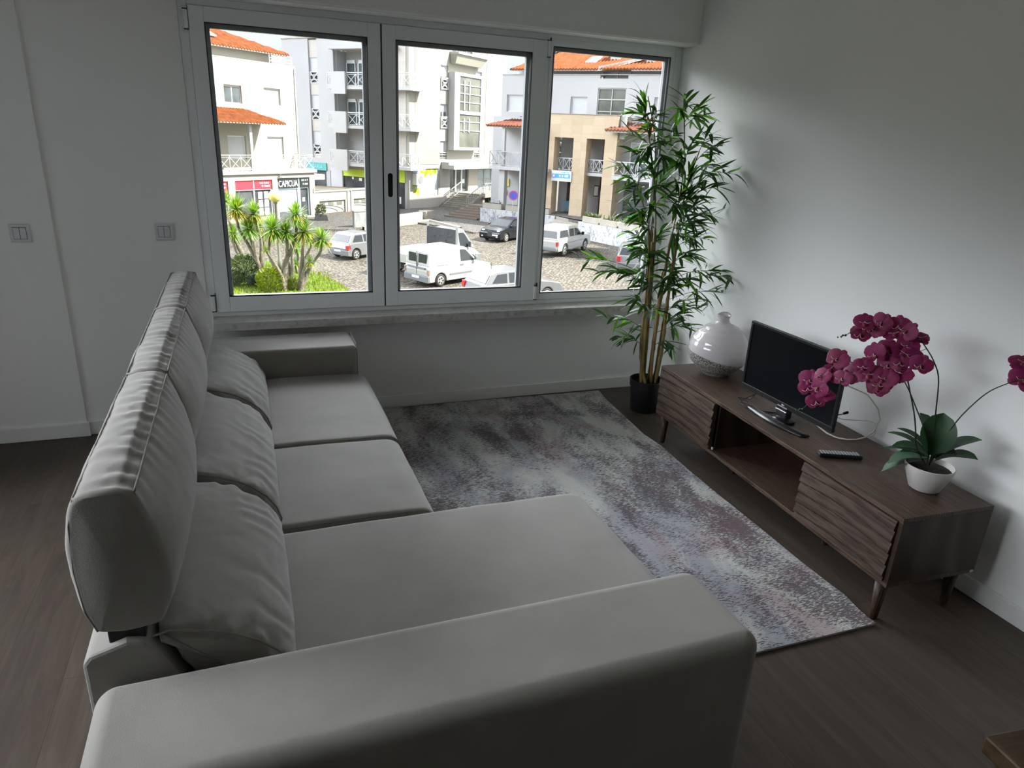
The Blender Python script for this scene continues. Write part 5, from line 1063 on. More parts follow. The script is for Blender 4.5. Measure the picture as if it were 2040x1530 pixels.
LBx('wall_plate',mat('yellow_plate',(0.55,0.45,0.08),0.5),Cc,(-4.5,-4.1,1.22,1.29,-2.4,-1.8)); LBx('notice_board',WSG,Cc,(-4.55,-4.3,1.22,1.29,-3.1,-2.7))
# portico
b=LB(); holes_wall(b,-0.9,5.55,-4.1,3.28,0.0,0.95,[(-0.7,-0.05,-4.1,1.62),(0.46,2.06,-4.1,1.62),(3.14,4.60,-4.1,1.62)]); b.box(5.0,5.55,0.95,2.5,-4.1,3.28); b.out('portico',SAND,Cc)
LBx('portico_coping',CONC,Cc,(-0.95,5.6,-0.05,1.0,3.28,3.33)); LBx('portico_roof',CONC,Cc,(-0.9,5.0,0.95,2.5,2.9,3.0))
b=LB(); holes_wall(b,0.0,5.0,-4.1,2.9,2.2,2.4,[(3.6,4.5,-0.75,1.75),(0.75,2.0,-3.9,-1.6),(3.55,4.6,-4.05,-1.0)]); b.out('portico_back_wall',WHTSH,Cc)
LBx('door_leaf',DGL,Cc,(3.6,4.5,2.3,2.34,-0.75,1.75)); LBx('shop_glass',DKW,Cc,(0.75,2.0,2.3,2.34,-3.9,-1.6),(3.55,4.6,2.3,2.34,-4.05,-1.0)); LBx('inner_wall_line',RAILG,Cc,(1.5,1.56,2.15,2.19,-0.8,1.8))
LBx('gallery_slab',WHT,Cc,(0.05,5.0,0.96,2.2,-1.0,-0.82)); LBx('slab_edge',WHT,Cc,(0.47,2.05,0.5,0.95,-1.0,-0.82),(3.15,4.59,0.3,0.95,-1.05,-0.82))
b=LB(); xrail(b,(0.48,0.7),(2.04,0.7),-0.72,0.12,3,r=0.04,inner=False); xrail(b,(3.16,0.5),(4.58,0.5),-0.72,0.12,3,r=0.04,inner=False); b.out('gallery_railing',RAILM,Cc)
b=LB(); b.bar((4.0,2.0,-0.8),(4.0,2.0,0.9),0.05); b.bar((4.0,2.0,0.9),(4.35,2.0,1.25),0.05); b.bar((4.35,2.0,1.25),(4.6,2.0,1.25),0.05); b.out('ladder_frame',RAILM,Cc)
LBx('sign_panel',mat('pale_blue_sign',(0.66,0.76,0.88),0.5),Cc,(0.42,2.10,-0.08,-0.002,-1.58,-0.80)); b=LB(); b.box(0.75,2.0,-0.10,-0.081,-1.34,-1.02); b.lathe([(0,-0.01),(0.16,-0.01),(0.16,0.01),(0,0.01)],20,(0.62,-0.09,-1.2),ax='y'); b.out('sign_band',BLUES,Cc)
LB().lathe([(0,-0.006),(0.10,-0.006),(0.10,0.006),(0,0.006)],20,(0.62,-0.103,-1.2),ax='y').out('sign_disc',WSG,Cc); b=LB(); dashes(b,1.25,1.95,-0.96,0.09,-0.08,9,21); b.out('sign_lettering',BLUES,Cc); b=LB(); dashes(b,1.1,1.9,-1.26,0.17,-0.10,9,22); b.out('sign_lettering',WSG,Cc)
LBx('blue_panel',mat('blue_glass_panel',(0.30,0.50,0.66),0.4),Cc,(0.55,2.05,2.05,2.19,-4.0,-3.2)); LBx('menu_board',WSG,Cc,(3.18,3.50,2.10,2.19,-2.6,-1.9)); LBx('menu_frame',mat('dark_wood_frame',(0.10,0.06,0.04),0.6),Cc,(3.13,3.55,2.15,2.198,-2.68,-1.82))
# right porch
b=LB(); corr_roof(b,4.75,14,-0.6,2.34,2.5,3.2,hipL=1.4); b.out('porch_roof',TILER,Cc); LBx('porch_fascia',WHTC,Cc,(4.8,14,-0.56,-0.44,2.12,2.30))
LBx('porch_wall',WHTSH,Cc,(5.55,14,1.3,1.5,-4.1,3.0)); LBx('balcony_slab',WHT,Cc,(5.56,14,-0.5,1.3,-1.15,-0.88)); b=LB(); xrail(b,(5.6,-0.45),(13.6,-0.45),-0.8,0.12,9,r=0.04,inner=False); b.out('balcony_railing',RAILM,Cc)
window(Cc,6.2,7.6,-0.8,1.5,1.12,frac=0.3); LBx('shop_glass',DKW,Cc,(6.0,9.5,1.22,1.29,-4.0,-1.4)); LBx('white_chute',WHT,Cc,(5.6,6.0,0.2,0.5,1.7,3.4))
# unseen block added beyond the window's right jamb to cast shade on the cobbles
b=LB(); b.box(0,4.0,-13,0,GZ,7.3); b.box(-0.1,4.1,-13.1,0.1,7.3,7.45)
nb=struct(b.out('shade_block',WHT)); nb.location=(25.4,31.6,GZ); nb.rotation_euler=(0,0,R40)
# terrace in front of C
o=MB().prism([(15.3,51.2),(19.9,45.7),(20.4,42.6),(22.9,33.2),(40,33),(52,60),(30,70),(19,58.5)],-0.001,1.14,'xy').build('terrace',COBG); o.location=(0,0,GZ); struct(o)
def wall_seg(name,m,p,q,h,t_,label,cat,z=0.0,group=None):
    p=Vector((p[0],p[1],0)); q=Vector((q[0],q[1],0)); a=math.atan2(q.y-p.y,q.x-p.x)
    o=MB().box(0,(q-p).length,-t_/2,t_/2,z,h).build(name,m); o.location=(p.x,p.y,GZ); o.rotation_euler=(0,0,a); tag(o,label,cat,group); return o
wall_seg('retaining_wall',GRAF,(15.4,51.0),(19.7,45.75),1.18,0.2,'graffiti covered retaining wall behind the black car','wall')
wall_seg('retaining_wall',GRAF,(20.15,42.4),(22.75,33.0),1.18,0.2,'graffiti covered retaining wall in front of the white pickup','wall')
tst=thing('terrace_steps','concrete steps climbing to the portico between the two graffiti walls','stairs',(20.0,44.0,GZ),math.radians(-74))
b=LB()
for k in range(6): b.box(-1.7,1.5,-1.3+k*0.3,0.6,GZ+0.19*k+0.001,GZ+0.19*(k+1))
b.out('steps',CONC,tst)
fst=thing('forecourt_steps','low red-brown steps rising beside the graffiti wall under the traffic sign','stairs',(15.1,51.3,GZ),math.radians(-50))
b=LB()
for k in range(6): b.box(-3.3+k*0.25,-0.05,0.2+k*0.35,3.2,GZ+0.17*k+0.1,GZ+0.17*(k+1)+0.1)
b.out('steps',mat('brown_steps',(0.16,0.125,0.10),0.9),fst)
random.seed(31)
def planter(px,py,az,L,label,plants=0):
    r=thing('planter_box',label,'planter',(px,py,GZ+1.19),math.radians(az),'concrete planters along the terrace edge')
    b=MB(); b.box(0,L,-0.22,0.22,0.0,0.42).build('trough',CONL,r,bevel=0.02); MB().box(0.06,L-0.06,-0.17,0.17,0.40,0.435).build('soil',SOIL,r)
    if plants:
        b=MB()
        for k in range(int(90*plants)):
            x=random.uniform(0.1,L-0.1); leaf(b,(x,random.uniform(-.12,.12),0.42),(random.uniform(-.6,.6),random.uniform(-.6,.6),1),random.uniform(0.15,0.45),0.03,0.5,seg=3)
        b.build('weeds',SHRD,r,recalc=False)
def along(p,q,n,L,lab,pl):
    p=Vector((*p,0));q=Vector((*q,0)); a=math.degrees(math.atan2(q.y-p.y,q.x-p.x))
    for k in range(n): c=p.lerp(q,k/n); planter(c.x,c.y,a,L,lab[k],pl[k])
along((15.7,51.1),(19.8,46.1),3,1.75,['first planter of the terrace edge behind the black car, near the entrance stair','middle planter on the graffiti wall behind the black car','planter on the graffiti wall nearest the sandstone portico'],[0.15,0,0])
along((20.45,42.2),(22.95,33.2),5,1.7,['planter with tall weeds above the wall in front of the pickup','second planter after the weedy one, in front of the second pillar','third planter along the wall, low growth','fourth planter along the wall, half hidden by the bamboo','last planter on the wall, hidden behind the bamboo leaves'],[1.3,0.6,0.5,0.4,0.3])
# traffic sign
ts=thing('traffic_sign','round blue and red no parking sign on a pole by the black car','traffic sign',(17.2,48.4,GZ),0)
MB().tube([(0,0,0),(0,0,2.75)],0.035,8).build('pole',RAILG,ts,smooth=True)
a=math.atan2(48.4+4.05,17.2+2.6)
def disc(name,m,r0,r1,d):
    b=MB(); b.lathe([(r0,-0.006),(r1,-0.006),(r1,0.006),(r0,0.006)]+([(r0,-0.006)] if r0 else []),32,(0,-d,0),ax='y',cap=not r0); o=b.build(name,m,ts); o.location=(0,0,2.42); o.rotation_euler=(0,0,a-PI/2); return o
disc('disc',mat('sign_blue',(0.10,0.14,0.62),0.4),0.0,0.34,0.05); disc('red_rim',mat('sign_red',(0.62,0.10,0.22),0.4),0.30,0.375,0.052)
o=MB().bar((-0.22,-0.062,0.22),(0.22,-0.062,-0.22),0.05,0.01).build('red_bar',MATS['sign_red'],ts); o.location=(0,0,2.42); o.rotation_euler=(0,0,a-PI/2)

# ---------------------------------------------------------------- street lamp
lp=thing('street_lamp','street lamp with a yellowed globe among the yucca heads','street lamp',(-1.19,31.9,GZ))
MB().lathe([(0.11,0),(0.11,0.5),(0.075,0.6),(0.065,3.25),(0.09,3.28),(0.09,3.36)],16).build('pole',LPOLE,lp,smooth=True)
MB().lathe([(0.09,3.34),(0.16,3.38)]+[(0.30*math.cos(t_),3.62+0.30*math.sin(t_)) for t_ in [-0.9+2.45*k/16 for k in range(17)]]+[(0,3.92)],28).build('globe',GLOBE,lp,smooth=True)

# ---------------------------------------------------------------- yuccas
def head(b,c,R,n,old=0.2):
    c=Vector(c)
    for k in range(n):
        z=random.uniform(-0.75,1.0); a=random.uniform(0,2*PI); r=math.sqrt(max(0,1-z*z)); d=Vector((r*math.cos(a),r*math.sin(a),z))
        b.use(YUCO if (z<-0.1 and random.random()<old*2.2) or random.random()<old*0.35 else YUC)
        L=R*random.uniform(0.75,1.08); s_=d.cross(Vector((0,0,1))); s_=s_.normalized() if s_.length>.05 else Vector((1,0,0)); W=R*0.036
        p1=c+d*L*0.5; p2=c+d*L+Vector((0,0,-0.10*L*(1-z))); b.add([c+d*L*0.08-s_*W*0.6,c+d*L*0.08+s_*W*0.6,p1+s_*W,p1-s_*W,p2],[(0,1,2,3),(3,2,4)])
def yucca(label,base,branches,group='yucca trees on the lawn'):
    r=thing('yucca_tree',label,'tree',(base[0],base[1],GZ+0.05),0,group); o_=(base[0],base[1],GZ+0.05)
    for path,R,n,old in branches:
        P=resamp([base+(GZ+0.05,)]+path,14); 
        b=MB(); b.tube(P,[0.15-0.09*min(1,k/9) for k in range(15)],8); b.build('trunk',BARK,r,off=o_,smooth=True)
        if R: b=MB(); head(b,P[-1],R*1.75,int(n*1.9),old); b.build('leaf_head',None,r,off=o_,recalc=False)
YD=[]
YD=[
("large leaning yucca with a yellowing head, nearest the left pane edge",(-2.00,28.86),[([(-2.16,29.01,-4.47),(-2.58,29.01,-3.45),(-2.92,29.01,-2.72),(-2.94,29.01,-1.96)],0.46,150,0.50),([(-2.06,28.95,-4.32),(-2.03,28.95,-3.23),(-2.21,28.95,-2.46),(-2.23,28.95,-2.12)],0.41,120,0.35),([(-2.26,28.89,-4.09),(-2.35,28.89,-3.22),(-2.48,28.89,-2.75)],0.36,120,0.00),]),
("forked yucca in the middle with three heads in front of the red shop",(-1.27,27.10),[([(-1.55,27.25,-4.24),(-1.78,27.25,-3.56),(-1.68,27.25,-2.98),(-1.56,27.25,-2.57)],0.46,150,0.15),([(-1.18,27.19,-4.02),(-1.03,27.19,-3.60),(-1.01,27.19,-2.69)],0.41,120,0.10),([(-1.09,27.19,-3.94),(-0.67,27.19,-2.98),(-0.59,27.19,-2.23),(-0.61,27.19,-1.95)],0.41,120,0.15),([(-1.41,26.89,-4.34),(-1.90,26.89,-3.37)],0.17,50,0.20),]),
("thick yucca stem with two heads at the right end of the lawn",(-0.60,27.00),[([(-0.44,27.12,-3.81),(-0.35,27.12,-2.97),(-0.29,27.12,-2.64)],0.43,140,0.30),([(-0.13,27.09,-4.15),(0.31,27.09,-3.56),(0.42,27.09,-2.97)],0.41,120,0.20),([(-0.45,26.88,-4.40),(-0.35,26.88,-4.11),(-0.14,26.88,-3.90)],0.24,70,0.10),]),
("thin leaning yucca at the left edge of the left pane",(-2.99,30.57),[([(-3.24,30.33,-4.55),(-3.50,30.33,-4.14)],0.14,40,0.30),]),
("twin stemmed yucca behind, low heads at the left",(-2.79,34.45),[([(-3.04,34.51,-4.85),(-3.26,34.51,-4.34),(-3.24,34.51,-3.79)],0.38,110,0.10),([(-2.89,34.54,-4.76),(-3.09,34.54,-4.25),(-3.51,34.54,-2.57),(-3.47,34.54,-2.19)],0.41,110,0.25),]),
("slender yucca behind the right group, low heads",(-0.39,30.98),[([(-0.38,30.92,-4.47),(-0.37,30.92,-4.00)],0.29,80,0.10),([(0.07,30.92,-4.29),(0.27,30.92,-3.82),(0.24,30.92,-3.53)],0.29,90,0.10),([(-0.48,30.83,-4.93),(-0.51,30.83,-4.69)],0.22,60,0.10),]),
("yucca stump with a broken top between the forked stems",(-0.95,28.29),[([(-0.95,27.87,-4.36),(-1.01,27.87,-3.93),(-1.02,27.87,-3.46)],0.00,0,0.00),([(-0.80,28.20,-4.21),(-0.80,28.20,-3.56),(-0.70,28.20,-3.25)],0.26,80,0.10),]),
("fat trunked yucca with dark shaded head behind the leaning one",(-2.18,30.01),[([(-2.33,30.10,-4.07),(-2.47,30.10,-3.31),(-2.52,30.10,-2.95)],0.41,150,0.00),([(-1.91,29.95,-3.82),(-1.91,29.95,-3.15),(-2.01,29.95,-2.76)],0.29,80,0.10),]),
]
for d in YD: yucca(*d)
# ---------------------------------------------------------------- shrubs, pots, background trees
def bush(name,label,cat,loc,R,H,n,m,lw=0.03,ll=0.12,group=None,stem=True):
    r=thing(name,label,cat,loc,0,group); b=MB()
    for k in range(n):
        a=random.uniform(0,2*PI); q=random.random()**0.4; z=random.random(); rr=R*q*math.sqrt(max(0.05,1-((z-0.42)/0.62)**2)); p=Vector((rr*math.cos(a),rr*math.sin(a),H*(0.06+0.94*z)))
        d=Vector((math.cos(a)+random.uniform(-.6,.6),math.sin(a)+random.uniform(-.6,.6),random.uniform(0,1.2))).normalized(); s_=d.cross(Vector((random.uniform(-1,1),random.uniform(-1,1),1))).normalized()*lw
        b.add([p-s_,p+s_,p+d*ll+s_*0.3,p+d*ll-s_*0.3],[(0,1,2,3)])
    b.build('foliage',m,r,recalc=False)
    if stem: MB().tube([(0,0,0),(0.02,0,H*0.5),(0,0.03,H*0.8)],[R*0.08,R*0.05,R*0.02],7).build('stem',BARK,r,smooth=True)
random.seed(41); GL=GZ+0.085
bush('shrub','round lime green shrub at the foot of the yuccas','shrub',(-1.83,27.0,GL),0.55,1.0,1500,SHRUB,0.035,0.11)
bush('shrub','grey green shrub behind the lime one','shrub',(-2.75,29.4,GL),0.75,1.15,1700,SHRD,0.03,0.16)
bush('shrub','pale grey shrub at the left edge of the lawn','shrub',(-3.45,28.6,GL),0.55,0.7,900,SHRD,0.03,0.13)
bush('shrub','low dark leafed shrub between the grey one and the stems','shrub',(-2.25,28.2,GL),0.45,0.5,800,mat('dark_leaf',(0.07,0.10,0.07),0.7),0.04,0.12)
bush('grass_tuft','small yellow green tuft between the yucca stumps','plant',(-0.95,27.4,GL),0.3,0.4,260,SHRUB,0.02,0.3,stem=False)
bush('potted_shrub','small shrub in a dark pot by the garage door','potted plant',(2.80,51.4,GZ+0.55),0.35,0.7,320,SHRD,0.04,0.14)
MB().prism([(-0.5,0),(0.55,0),(0.40,0.6),(-0.4,0.6)],-0.3,0.3).build('tub',mat('dark_tub',(0.05,0.05,0.05),0.6),bpy.data.objects['potted_shrub'],off=(0,0,0.62))
def bigtree(label,loc,R,H,n,m=DARKT):
    r=thing('conifer_tree',label,'tree',loc,0); b=MB()
    for k in range(n):
        z=random.random()**1.3; a=random.uniform(0,2*PI); rr=R*(1-z*0.75)*(0.55+0.45*random.random()); p=Vector((rr*math.cos(a),rr*math.sin(a),H*(0.22+0.78*z)))
        d=Vector((math.cos(a),math.sin(a),random.uniform(-0.7,0.4))).normalized(); s_=d.cross(Vector((0,0,1))).normalized()*0.16
        b.add([p-s_,p+s_,p+d*0.7+s_*0.2,p+d*0.7-s_*0.2],[(0,1,2,3)])
    b.build('foliage',m,r,recalc=False); MB().tube([(0,0,0),(0,0,H*0.9)],[0.35,0.08],8).build('trunk',BARK,r)
bigtree('dark conifer showing in the gap between the apartment block and the right roof',(33.0,78.5,GZ),4.6,17.5,4200)
bigtree('dark conifer tips showing behind the left roof corner',(9.5,92,GZ),3.2,17.2,1600)
bigtree('conifer crown just above the orange roof at the right',(44.5,68.5,GZ),4.2,15.9,3000)

# ---------------------------------------------------------------- vehicles (local x = forward)
def arc(cx,r,z0,n=9): # wheel arch, walked from rear to front along the lower edge
    a0=math.asin(min(0.95,max(-0.95,(z0-0.30)/r))); return [(cx-r*math.cos(a0+(PI-2*a0)*k/n),0.30+r*math.sin(a0+(PI-2*a0)*k/n)) for k in range(n+1)]
def vehicle(name,label,cat,loc,az,W,lower,cab,wheels,paint,sidewin,front=None,rear=None,taper=0.16,wr=0.30,skip=None,zb=None,trim=None):
    r=thing(name,label,cat,(loc[0],loc[1],GZ),math.radians(az)); h=W/2
    MB().prism(lower,-h,h).build('body',paint,r,bevel=0.05,seg=3)
    zmin=min(p[1] for p in cab); zmax=max(p[1] for p in cab)
    hw=lambda z: h-0.03-taper*(z-zmin)/(zmax-zmin)
    n=len(cab); vs_=[(p[0],-hw(p[1]),p[1]) for p in cab]+[(p[0],hw(p[1]),p[1]) for p in cab]
    MB().add(vs_,[tuple(range(n)),tuple(range(n,2*n))[::-1]]+[(i,i+n,(i+1)%n+n,(i+1)%n) for i in range(n)]).build('cabin',paint,r,bevel=0.035,seg=3)
    for poly in sidewin:
        for s_ in (-1,1):
            m_=len(poly); v=[(p[0],s_*(hw(p[1])+0.008),p[1]) for p in poly]+[(p[0],s_*(hw(p[1])-0.03),p[1]) for p in poly]
            MB().add(v,[tuple(range(m_)),tuple(range(m_,2*m_))[::-1]]+[(i,i+m_,(i+1)%m_+m_,(i+1)%m_) for i in range(m_)]).build('side_window',CGL,r)
    def slant(nm,a,c,ins=0.08,split=False):
        a=Vector((a[0],0,a[1])); c=Vector((c[0],0,c[1])); d=(c-a); nn=Vector((d.z,0,-d.x)).normalized()
        if nn.x*(1 if nm=='windscreen' else -1)<0: nn=-nn
        a2=a+d*0.08+nn*0.01; c2=c-d*0.08+nn*0.01
        ranges=[(-1,1)] if not split else [(-1,-0.06),(0.06,1)]
        for u,v_ in ranges:
            ha,hc=hw(a2.z)-ins,hw(c2.z)-ins
            P=[Vector((a2.x,ha*u,a2.z)),Vector((a2.x,ha*v_,a2.z)),Vector((c2.x,hc*v_,c2.z)),Vector((c2.x,hc*u,c2.z))]
            MB().hexa([tuple(p) for p in P]+[tuple(p-nn*0.03) for p in P]).build(nm,CGL,r,bevel=0.008)
    if front: slant('windscreen',*front)
    if rear: slant('rear_window',*rear)
    for cx in wheels:
        for s_ in (-1,1):
            wq=MB().lathe([(0.0,-0.09),(wr-0.05,-0.09),(wr,-0.06),(wr,0.06),(wr-0.05,0.09),(0,0.09)],24,(cx,s_*(h-0.10),wr),ax='y').build('wheel',TYRE,r,smooth=False)
            b=MB(); b.lathe([(0.0,-0.004),(wr*0.62,-0.004),(wr*0.66,0.004),(0,0.02)],20,(cx,s_*(h-0.005),wr),ax='y'); b.build('rim',RIM,wq)
            b=MB()
            for k in range(5): a_=2*PI*k/5; b.lathe([(0,-0.003),(0.045,-0.003),(0.045,0.003),(0,0.003)],8,(cx+wr*0.40*math.cos(a_),s_*(h+0.014),wr+wr*0.40*math.sin(a_)),ax='y')
            b.build('rim_holes',TYRE,wq)
    return r,h,hw
def bx(par,name,m,*q,bevel=0.015): return B(name,m,par,*q,bevel=bevel)
# white panel van
van_low=[(-2.05,0.42),(-2.08,0.75),(-2.02,1.0),(0.62,1.05),(1.35,0.98),(1.85,0.86),(2.04,0.68),(2.07,0.42),(2.0,0.24)]+arc(1.40,0.36,0.24)[::-1]+arc(-1.30,0.36,0.24)[::-1]+[(-1.98,0.24)]
van_cab=[(-2.03,0.99),(-1.94,1.60),(-1.80,1.76),(-1.2,1.80),(0.0,1.80),(0.35,1.73),(1.12,1.03),(0.9,0.97)]
r,h,hw=vehicle('panel_van','small white panel van with grey bumpers parked beside the flatbed truck','van',(6.55,28.62),27,1.72,van_low,van_cab,(-1.30,1.40),CW,[[(0.0,1.08),(0.92,1.08),(0.40,1.58),(0.25,1.62),(0.0,1.62)]],front=((1.08,1.06),(0.40,1.70)),taper=0.16)
for s_ in (-1,1):
    bx(r,'rear_door_window',CGL,(-2.03,-1.985,min(s_*0.08,s_*0.62),max(s_*0.08,s_*0.62),1.12,1.55)).rotation_euler=(0,math.radians(0),0)
    bx(r,'tail_light',mat('lamp_amber_grey',(0.25,0.16,0.13),0.3),(-2.10,-1.98,s_*h-0.10 if s_>0 else -h-0.01,h+0.01 if s_>0 else -h+0.10,0.62,0.86))
    bx(r,'side_rubbing_strip',GREYP,(-0.75,1.0,s_*(h+0.003)-0.01,s_*(h+0.003)+0.01,0.50,0.58),bevel=0.003); bx(r,'door_handle',GREYP,(-0.08,0.14,s_*(h+0.005)-0.012,s_*(h+0.005)+0.012,0.90,0.97),bevel=0.004)
    bx(r,'slide_rail',GREYP,(-1.55,-0.80,s_*(h-0.01)-0.012,s_*(h-0.01)+0.012,1.0,1.02),bevel=0.002); bx(r,'wing_mirror',GREYP,(0.80,0.95,s_*(h+0.09)-0.07,s_*(h+0.09)+0.07,1.10,1.28),bevel=0.03)
    bx(r,'headlight',HEADL,(1.86,2.05,s_*0.62-0.15,s_*0.62+0.15,0.66,0.82))
bx(r,'rear_bumper',GREYP,(-2.13,-1.95,-h,h,0.24,0.56),bevel=0.04); bx(r,'front_bumper',GREYP,(1.9,2.12,-h,h,0.24,0.55),bevel=0.04)
bx(r,'number_plate',PLATE,(-2.145,-2.12,-0.26,0.26,0.40,0.51),bevel=0.003); bx(r,'rear_strip',GREYP,(-2.12,-2.05,-0.62,0.62,0.86,0.92),bevel=0.005); bx(r,'door_joint',GREYP,(-2.086,-2.03,-0.008,0.008,0.6,1.66),bevel=0)
# white flatbed truck
tr_low=[(1.05,0.45),(1.0,1.15),(2.0,1.12),(2.45,0.98),(2.85,0.72),(2.92,0.42),(2.80,0.26)]+arc(2.15,0.40,0.26)[::-1]+[(1.1,0.26)]
tr_cab=[(0.95,1.10),(0.98,1.95),(1.10,2.08),(1.55,2.10),(1.75,2.0),(2.42,1.10)]
r,h,hw=vehicle('flatbed_truck','white flatbed truck with a dark headboard behind the cab','truck',(6.35,31.5),33,1.95,tr_low,tr_cab,(2.15,-1.45),CW,[[(1.25,1.15),(2.22,1.15),(1.78,1.80),(1.65,1.90),(1.25,1.90)]],front=((2.38,1.14),(1.80,1.96)),taper=0.22,wr=0.33)
bx(r,'headboard',ASPH,(0.80,0.90,-1.0,1.0,0.95,2.12)); bx(r,'headboard_frame',GREYP,(0.78,0.92,-1.05,-1.0,0.9,2.25),(0.78,0.92,1.0,1.05,0.9,2.25),bevel=0.005)
b=MB(); rr=random.Random(3)
for k in range(9): x=rr.uniform(-0.75,0.75); z=rr.uniform(1.5,1.85); b.lathe([(0,-0.003),(rr.uniform(0.03,0.07),0.0),(0,0.003)],8,(0.79,x,z))
b.build('headboard_marks',GREYP,r)
bx(r,'load_bed',CW,(-2.75,0.78,-1.0,1.0,0.78,0.88),bevel=0.01)
for s_ in (-1,1): bx(r,'bed_side',CW,(-2.75,0.76,s_*1.0-0.03,s_*1.0+0.03,0.80,1.22),bevel=0.01); bx(r,'wing_mirror',GREYP,(1.85,1.97,s_*1.07-0.08,s_*1.07+0.08,1.15,1.45),bevel=0.03); bx(r,'wheel_guard',GREYP,(2.45,2.95,s_*0.96-0.05,s_*0.96+0.05,0.3,0.72),bevel=0.04)
bx(r,'tailgate',CW,(-2.80,-2.74,-1.0,1.0,0.80,1.22),bevel=0.01); bx(r,'chassis',GREYP,(-2.6,1.2,-0.4,0.4,0.42,0.76),bevel=0.02)
# small silver hatchback (left pane)
def hatch_low(L,belt,nose,wb,fo):
    ra=-L/2+(L-wb)*0.46; fa=ra+wb
    return [(-L/2+0.03,0.40),(-L/2,0.62),(-L/2+0.10,belt),(L*0.20,belt+0.02),(L*0.34,belt-0.05),(L/2-0.18,nose),(L/2,nose-0.18),(L/2,0.34),(L/2-0.08,0.20)]+arc(fa,0.34,0.20)[::-1]+arc(ra,0.34,0.20)[::-1]+[(-L/2+0.08,0.22)],ra,fa
lo_,ra,fa=hatch_low(3.73,0.92,0.78,2.44,0)
cb=[(-1.80,0.90),(-1.42,1.34),(-1.20,1.40),(-0.25,1.42),(0.05,1.36),(0.80,0.90)]
r,h,hw=vehicle('hatchback_car','small silver hatchback with dark bumper parked beyond the yuccas','car',(3.55,36.15),36,1.60,lo_,cb,(ra,fa),CS,[[(-1.50,0.97),(-0.72,0.95),(-0.72,1.30),(-1.22,1.31)],[(-0.62,0.95),(0.55,0.95),(0.02,1.28),(-0.2,1.32),(-0.62,1.32)]],front=((0.76,0.93),(0.08,1.34)),rear=((-1.78,0.93),(-1.43,1.33)),wr=0.28)
bx(r,'rear_bumper',GREYP,(-1.92,-1.70,-h,h,0.24,0.56),bevel=0.05); bx(r,'front_bumper',GREYP,(1.72,1.90,-h,h,0.22,0.5),bevel=0.05)
for s_ in (-1,1): bx(r,'tail_light',TAILR,(-1.90,-1.68,s_*(h-0.10)-0.10,s_*(h-0.10)+0.11,0.60,0.82)); bx(r,'headlight',HEADL,(1.60,1.84,s_*0.55-0.14,s_*0.55+0.14,0.58,0.72)); bx(r,'wing_mirror',CS,(0.42,0.56,s_*(h+0.05)-0.06,s_*(h+0.05)+0.06,0.93,1.05),bevel=0.03); bx(r,'door_handle',BLACKP,(-0.55,-0.40,s_*(h+0.004)-0.01,s_*(h+0.004)+0.01,0.80,0.84),bevel=0.003)
bx(r,'number_plate',PLATE,(-1.935,-1.915,-0.25,0.25,0.44,0.54),bevel=0.003)
# black hatchback facing left
lo_,ra,fa=hatch_low(4.06,0.95,0.80,2.55,0)
cb=[(-1.85,0.93),(-1.25,1.38),(-0.9,1.45),(-0.1,1.45),(0.25,1.38),(1.10,0.93)]
r,h,hw=vehicle('hatchback_car','glossy black hatchback parked facing left below the graffiti wall','car',(14.35,41.95),216,1.72,lo_,cb,(ra,fa),CB,[[(-1.35,1.0),(-0.75,0.98),(-0.70,1.34),(-1.05,1.32)],[(-0.65,0.98),(0.85,0.98),(0.22,1.31),(-0.02,1.36),(-0.6,1.38)]],front=((1.06,0.96),(0.28,1.37)),rear=((-1.83,0.96),(-1.28,1.36)),wr=0.30)
for s_ in (-1,1): bx(r,'headlight',HEADL,(1.72,1.92,s_*0.62-0.13,s_*0.62+0.13,0.62,0.80),bevel=0.05); bx(r,'wing_mirror',CB,(0.62,0.78,s_*(h+0.07)-0.07,s_*(h+0.07)+0.07,0.96,1.10),bevel=0.03); bx(r,'fog_light',HEADL,(1.98,2.035,s_*0.6-0.07,s_*0.6+0.07,0.34,0.42))
bx(r,'grille',mat('grille_dark',(0.03,0.03,0.035),0.4),(2.0,2.045,-0.16,0.16,0.38,0.74)); bx(r,'number_plate',PLATE,(2.03,2.05,0.22,0.70,0.44,0.54),bevel=0.003)
# white pickup with canopy
pk_low=[(-2.45,0.50),(-2.48,0.95),(-2.42,1.08),(1.0,1.10),(1.75,1.06),(2.32,0.96),(2.45,0.72),(2.45,0.45),(2.35,0.36)]+[(a_,b_+0.08) for a_,b_ in arc(1.62,0.42,0.28)[::-1]]+[(a_,b_+0.08) for a_,b_ in arc(-1.38,0.42,0.28)[::-1]]+[(-2.35,0.36)]
pk_cab=[(-2.44,1.06),(-2.30,1.60),(-2.1,1.74),(-1.0,1.76),(0.1,1.76),(0.42,1.68),(1.25,1.08)]
r,h,hw=vehicle('pickup_truck','white pickup with a hard canopy and dark side windows','pickup truck',(16.1,36.35),40,1.78,pk_low,pk_cab,(-1.38,1.62),CW,[[(-2.18,1.18),(-0.98,1.16),(-0.98,1.58),(-2.02,1.58)],[(-0.78,1.16),(-0.12,1.14),(-0.12,1.60),(-0.74,1.60)],[(-0.02,1.14),(1.0,1.14),(0.42,1.54),(0.2,1.60),(-0.02,1.60)]],front=((1.22,1.12),(0.46,1.66)),rear=((-2.44,1.12),(-2.30,1.60)),wr=0.37,taper=0.14)
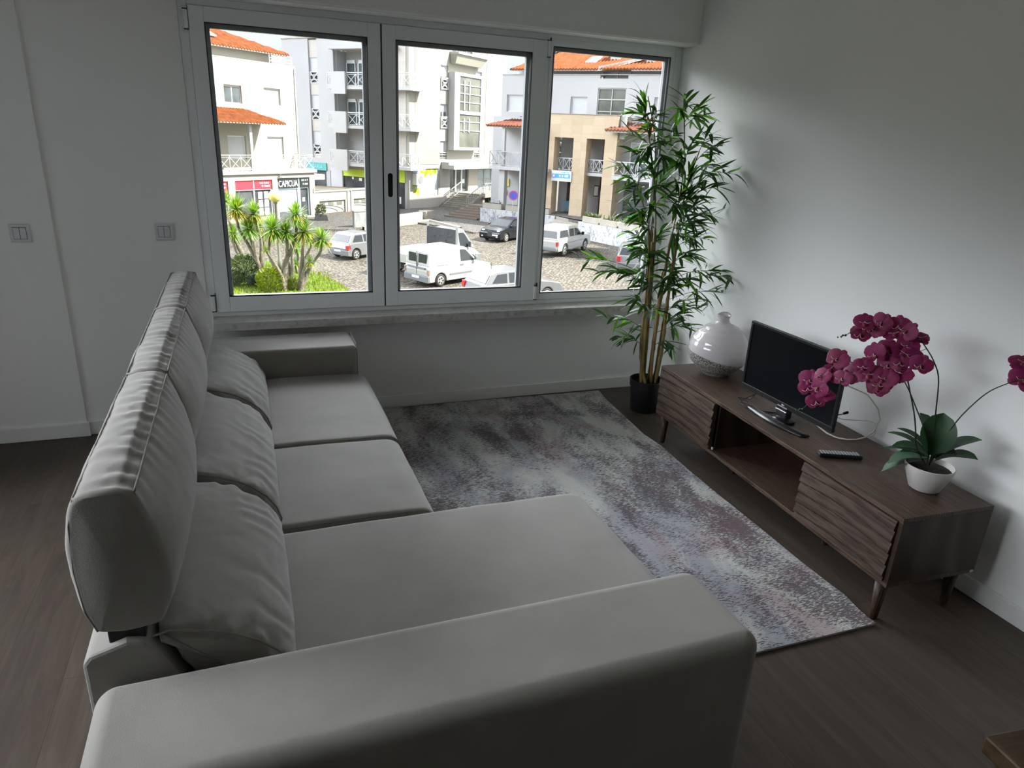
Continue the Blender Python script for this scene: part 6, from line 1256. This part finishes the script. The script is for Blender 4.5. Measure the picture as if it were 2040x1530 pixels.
for s_ in (-1,1): bx(r,'tail_light',TAILR,(-2.50,-2.36,s_*(h-0.07)-0.07,s_*(h-0.07)+0.08,0.72,0.98)); bx(r,'side_strip',GREYP,(-0.9,1.15,s_*(h+0.004)-0.01,s_*(h+0.004)+0.01,0.80,0.83),bevel=0.003); bx(r,'side_step',GREYP,(-0.85,1.1,s_*(h+0.02)-0.05,s_*(h+0.02)+0.05,0.36,0.41),bevel=0.01); bx(r,'wing_mirror',BLACKP,(0.80,0.95,s_*(h+0.09)-0.08,s_*(h+0.09)+0.08,1.12,1.32),bevel=0.03); bx(r,'canopy_line',GREYP,(-2.35,-0.9,s_*(h-0.035)-0.01,s_*(h-0.035)+0.01,1.11,1.13),bevel=0.003)
bx(r,'rear_bumper',GREYP,(-2.60,-2.42,-h+0.05,h-0.05,0.42,0.62),bevel=0.04)
# silver car at the bottom of the middle pane
lo_,ra,fa=hatch_low(4.2,0.95,0.80,2.6,0)
cb=[(-1.98,0.93),(-1.62,1.36),(-1.35,1.45),(-0.1,1.46),(0.25,1.38),(1.10,0.93)]
r,h,hw=vehicle('estate_car','silver white car seen only by its roof at the bottom of the middle pane','car',(8.25,24.2),14,1.75,lo_,cb,(ra,fa),CS,[[(-1.65,1.0),(-0.9,0.98),(-0.86,1.36),(-1.35,1.34)],[(-0.78,0.98),(0.02,0.98),(0.02,1.38),(-0.76,1.38)],[(0.1,0.98),(0.85,0.98),(0.25,1.33),(0.1,1.36)]],front=((1.06,0.96),(0.28,1.37)),rear=((-1.97,0.96),(-1.64,1.35)))
bx(r,'rear_bumper',CS,(-2.14,-1.95,-h,h,0.24,0.6),bevel=0.05)
bx(r,'aerial',BLACKP,(-1.20,-1.19,-0.01,0.01,1.44,1.70),bevel=0)
for s_ in (-1,1): bx(r,'tail_light',TAILR,(-2.12,-1.95,s_*(h-0.10)-0.10,s_*(h-0.10)+0.11,0.62,0.90))
cc=copy_tree(r); cc.location=(18.1,30.9,GZ); cc.rotation_euler=(0,0,math.radians(60)); cc['label']='pale car mostly hidden behind the bamboo leaves in the right pane'
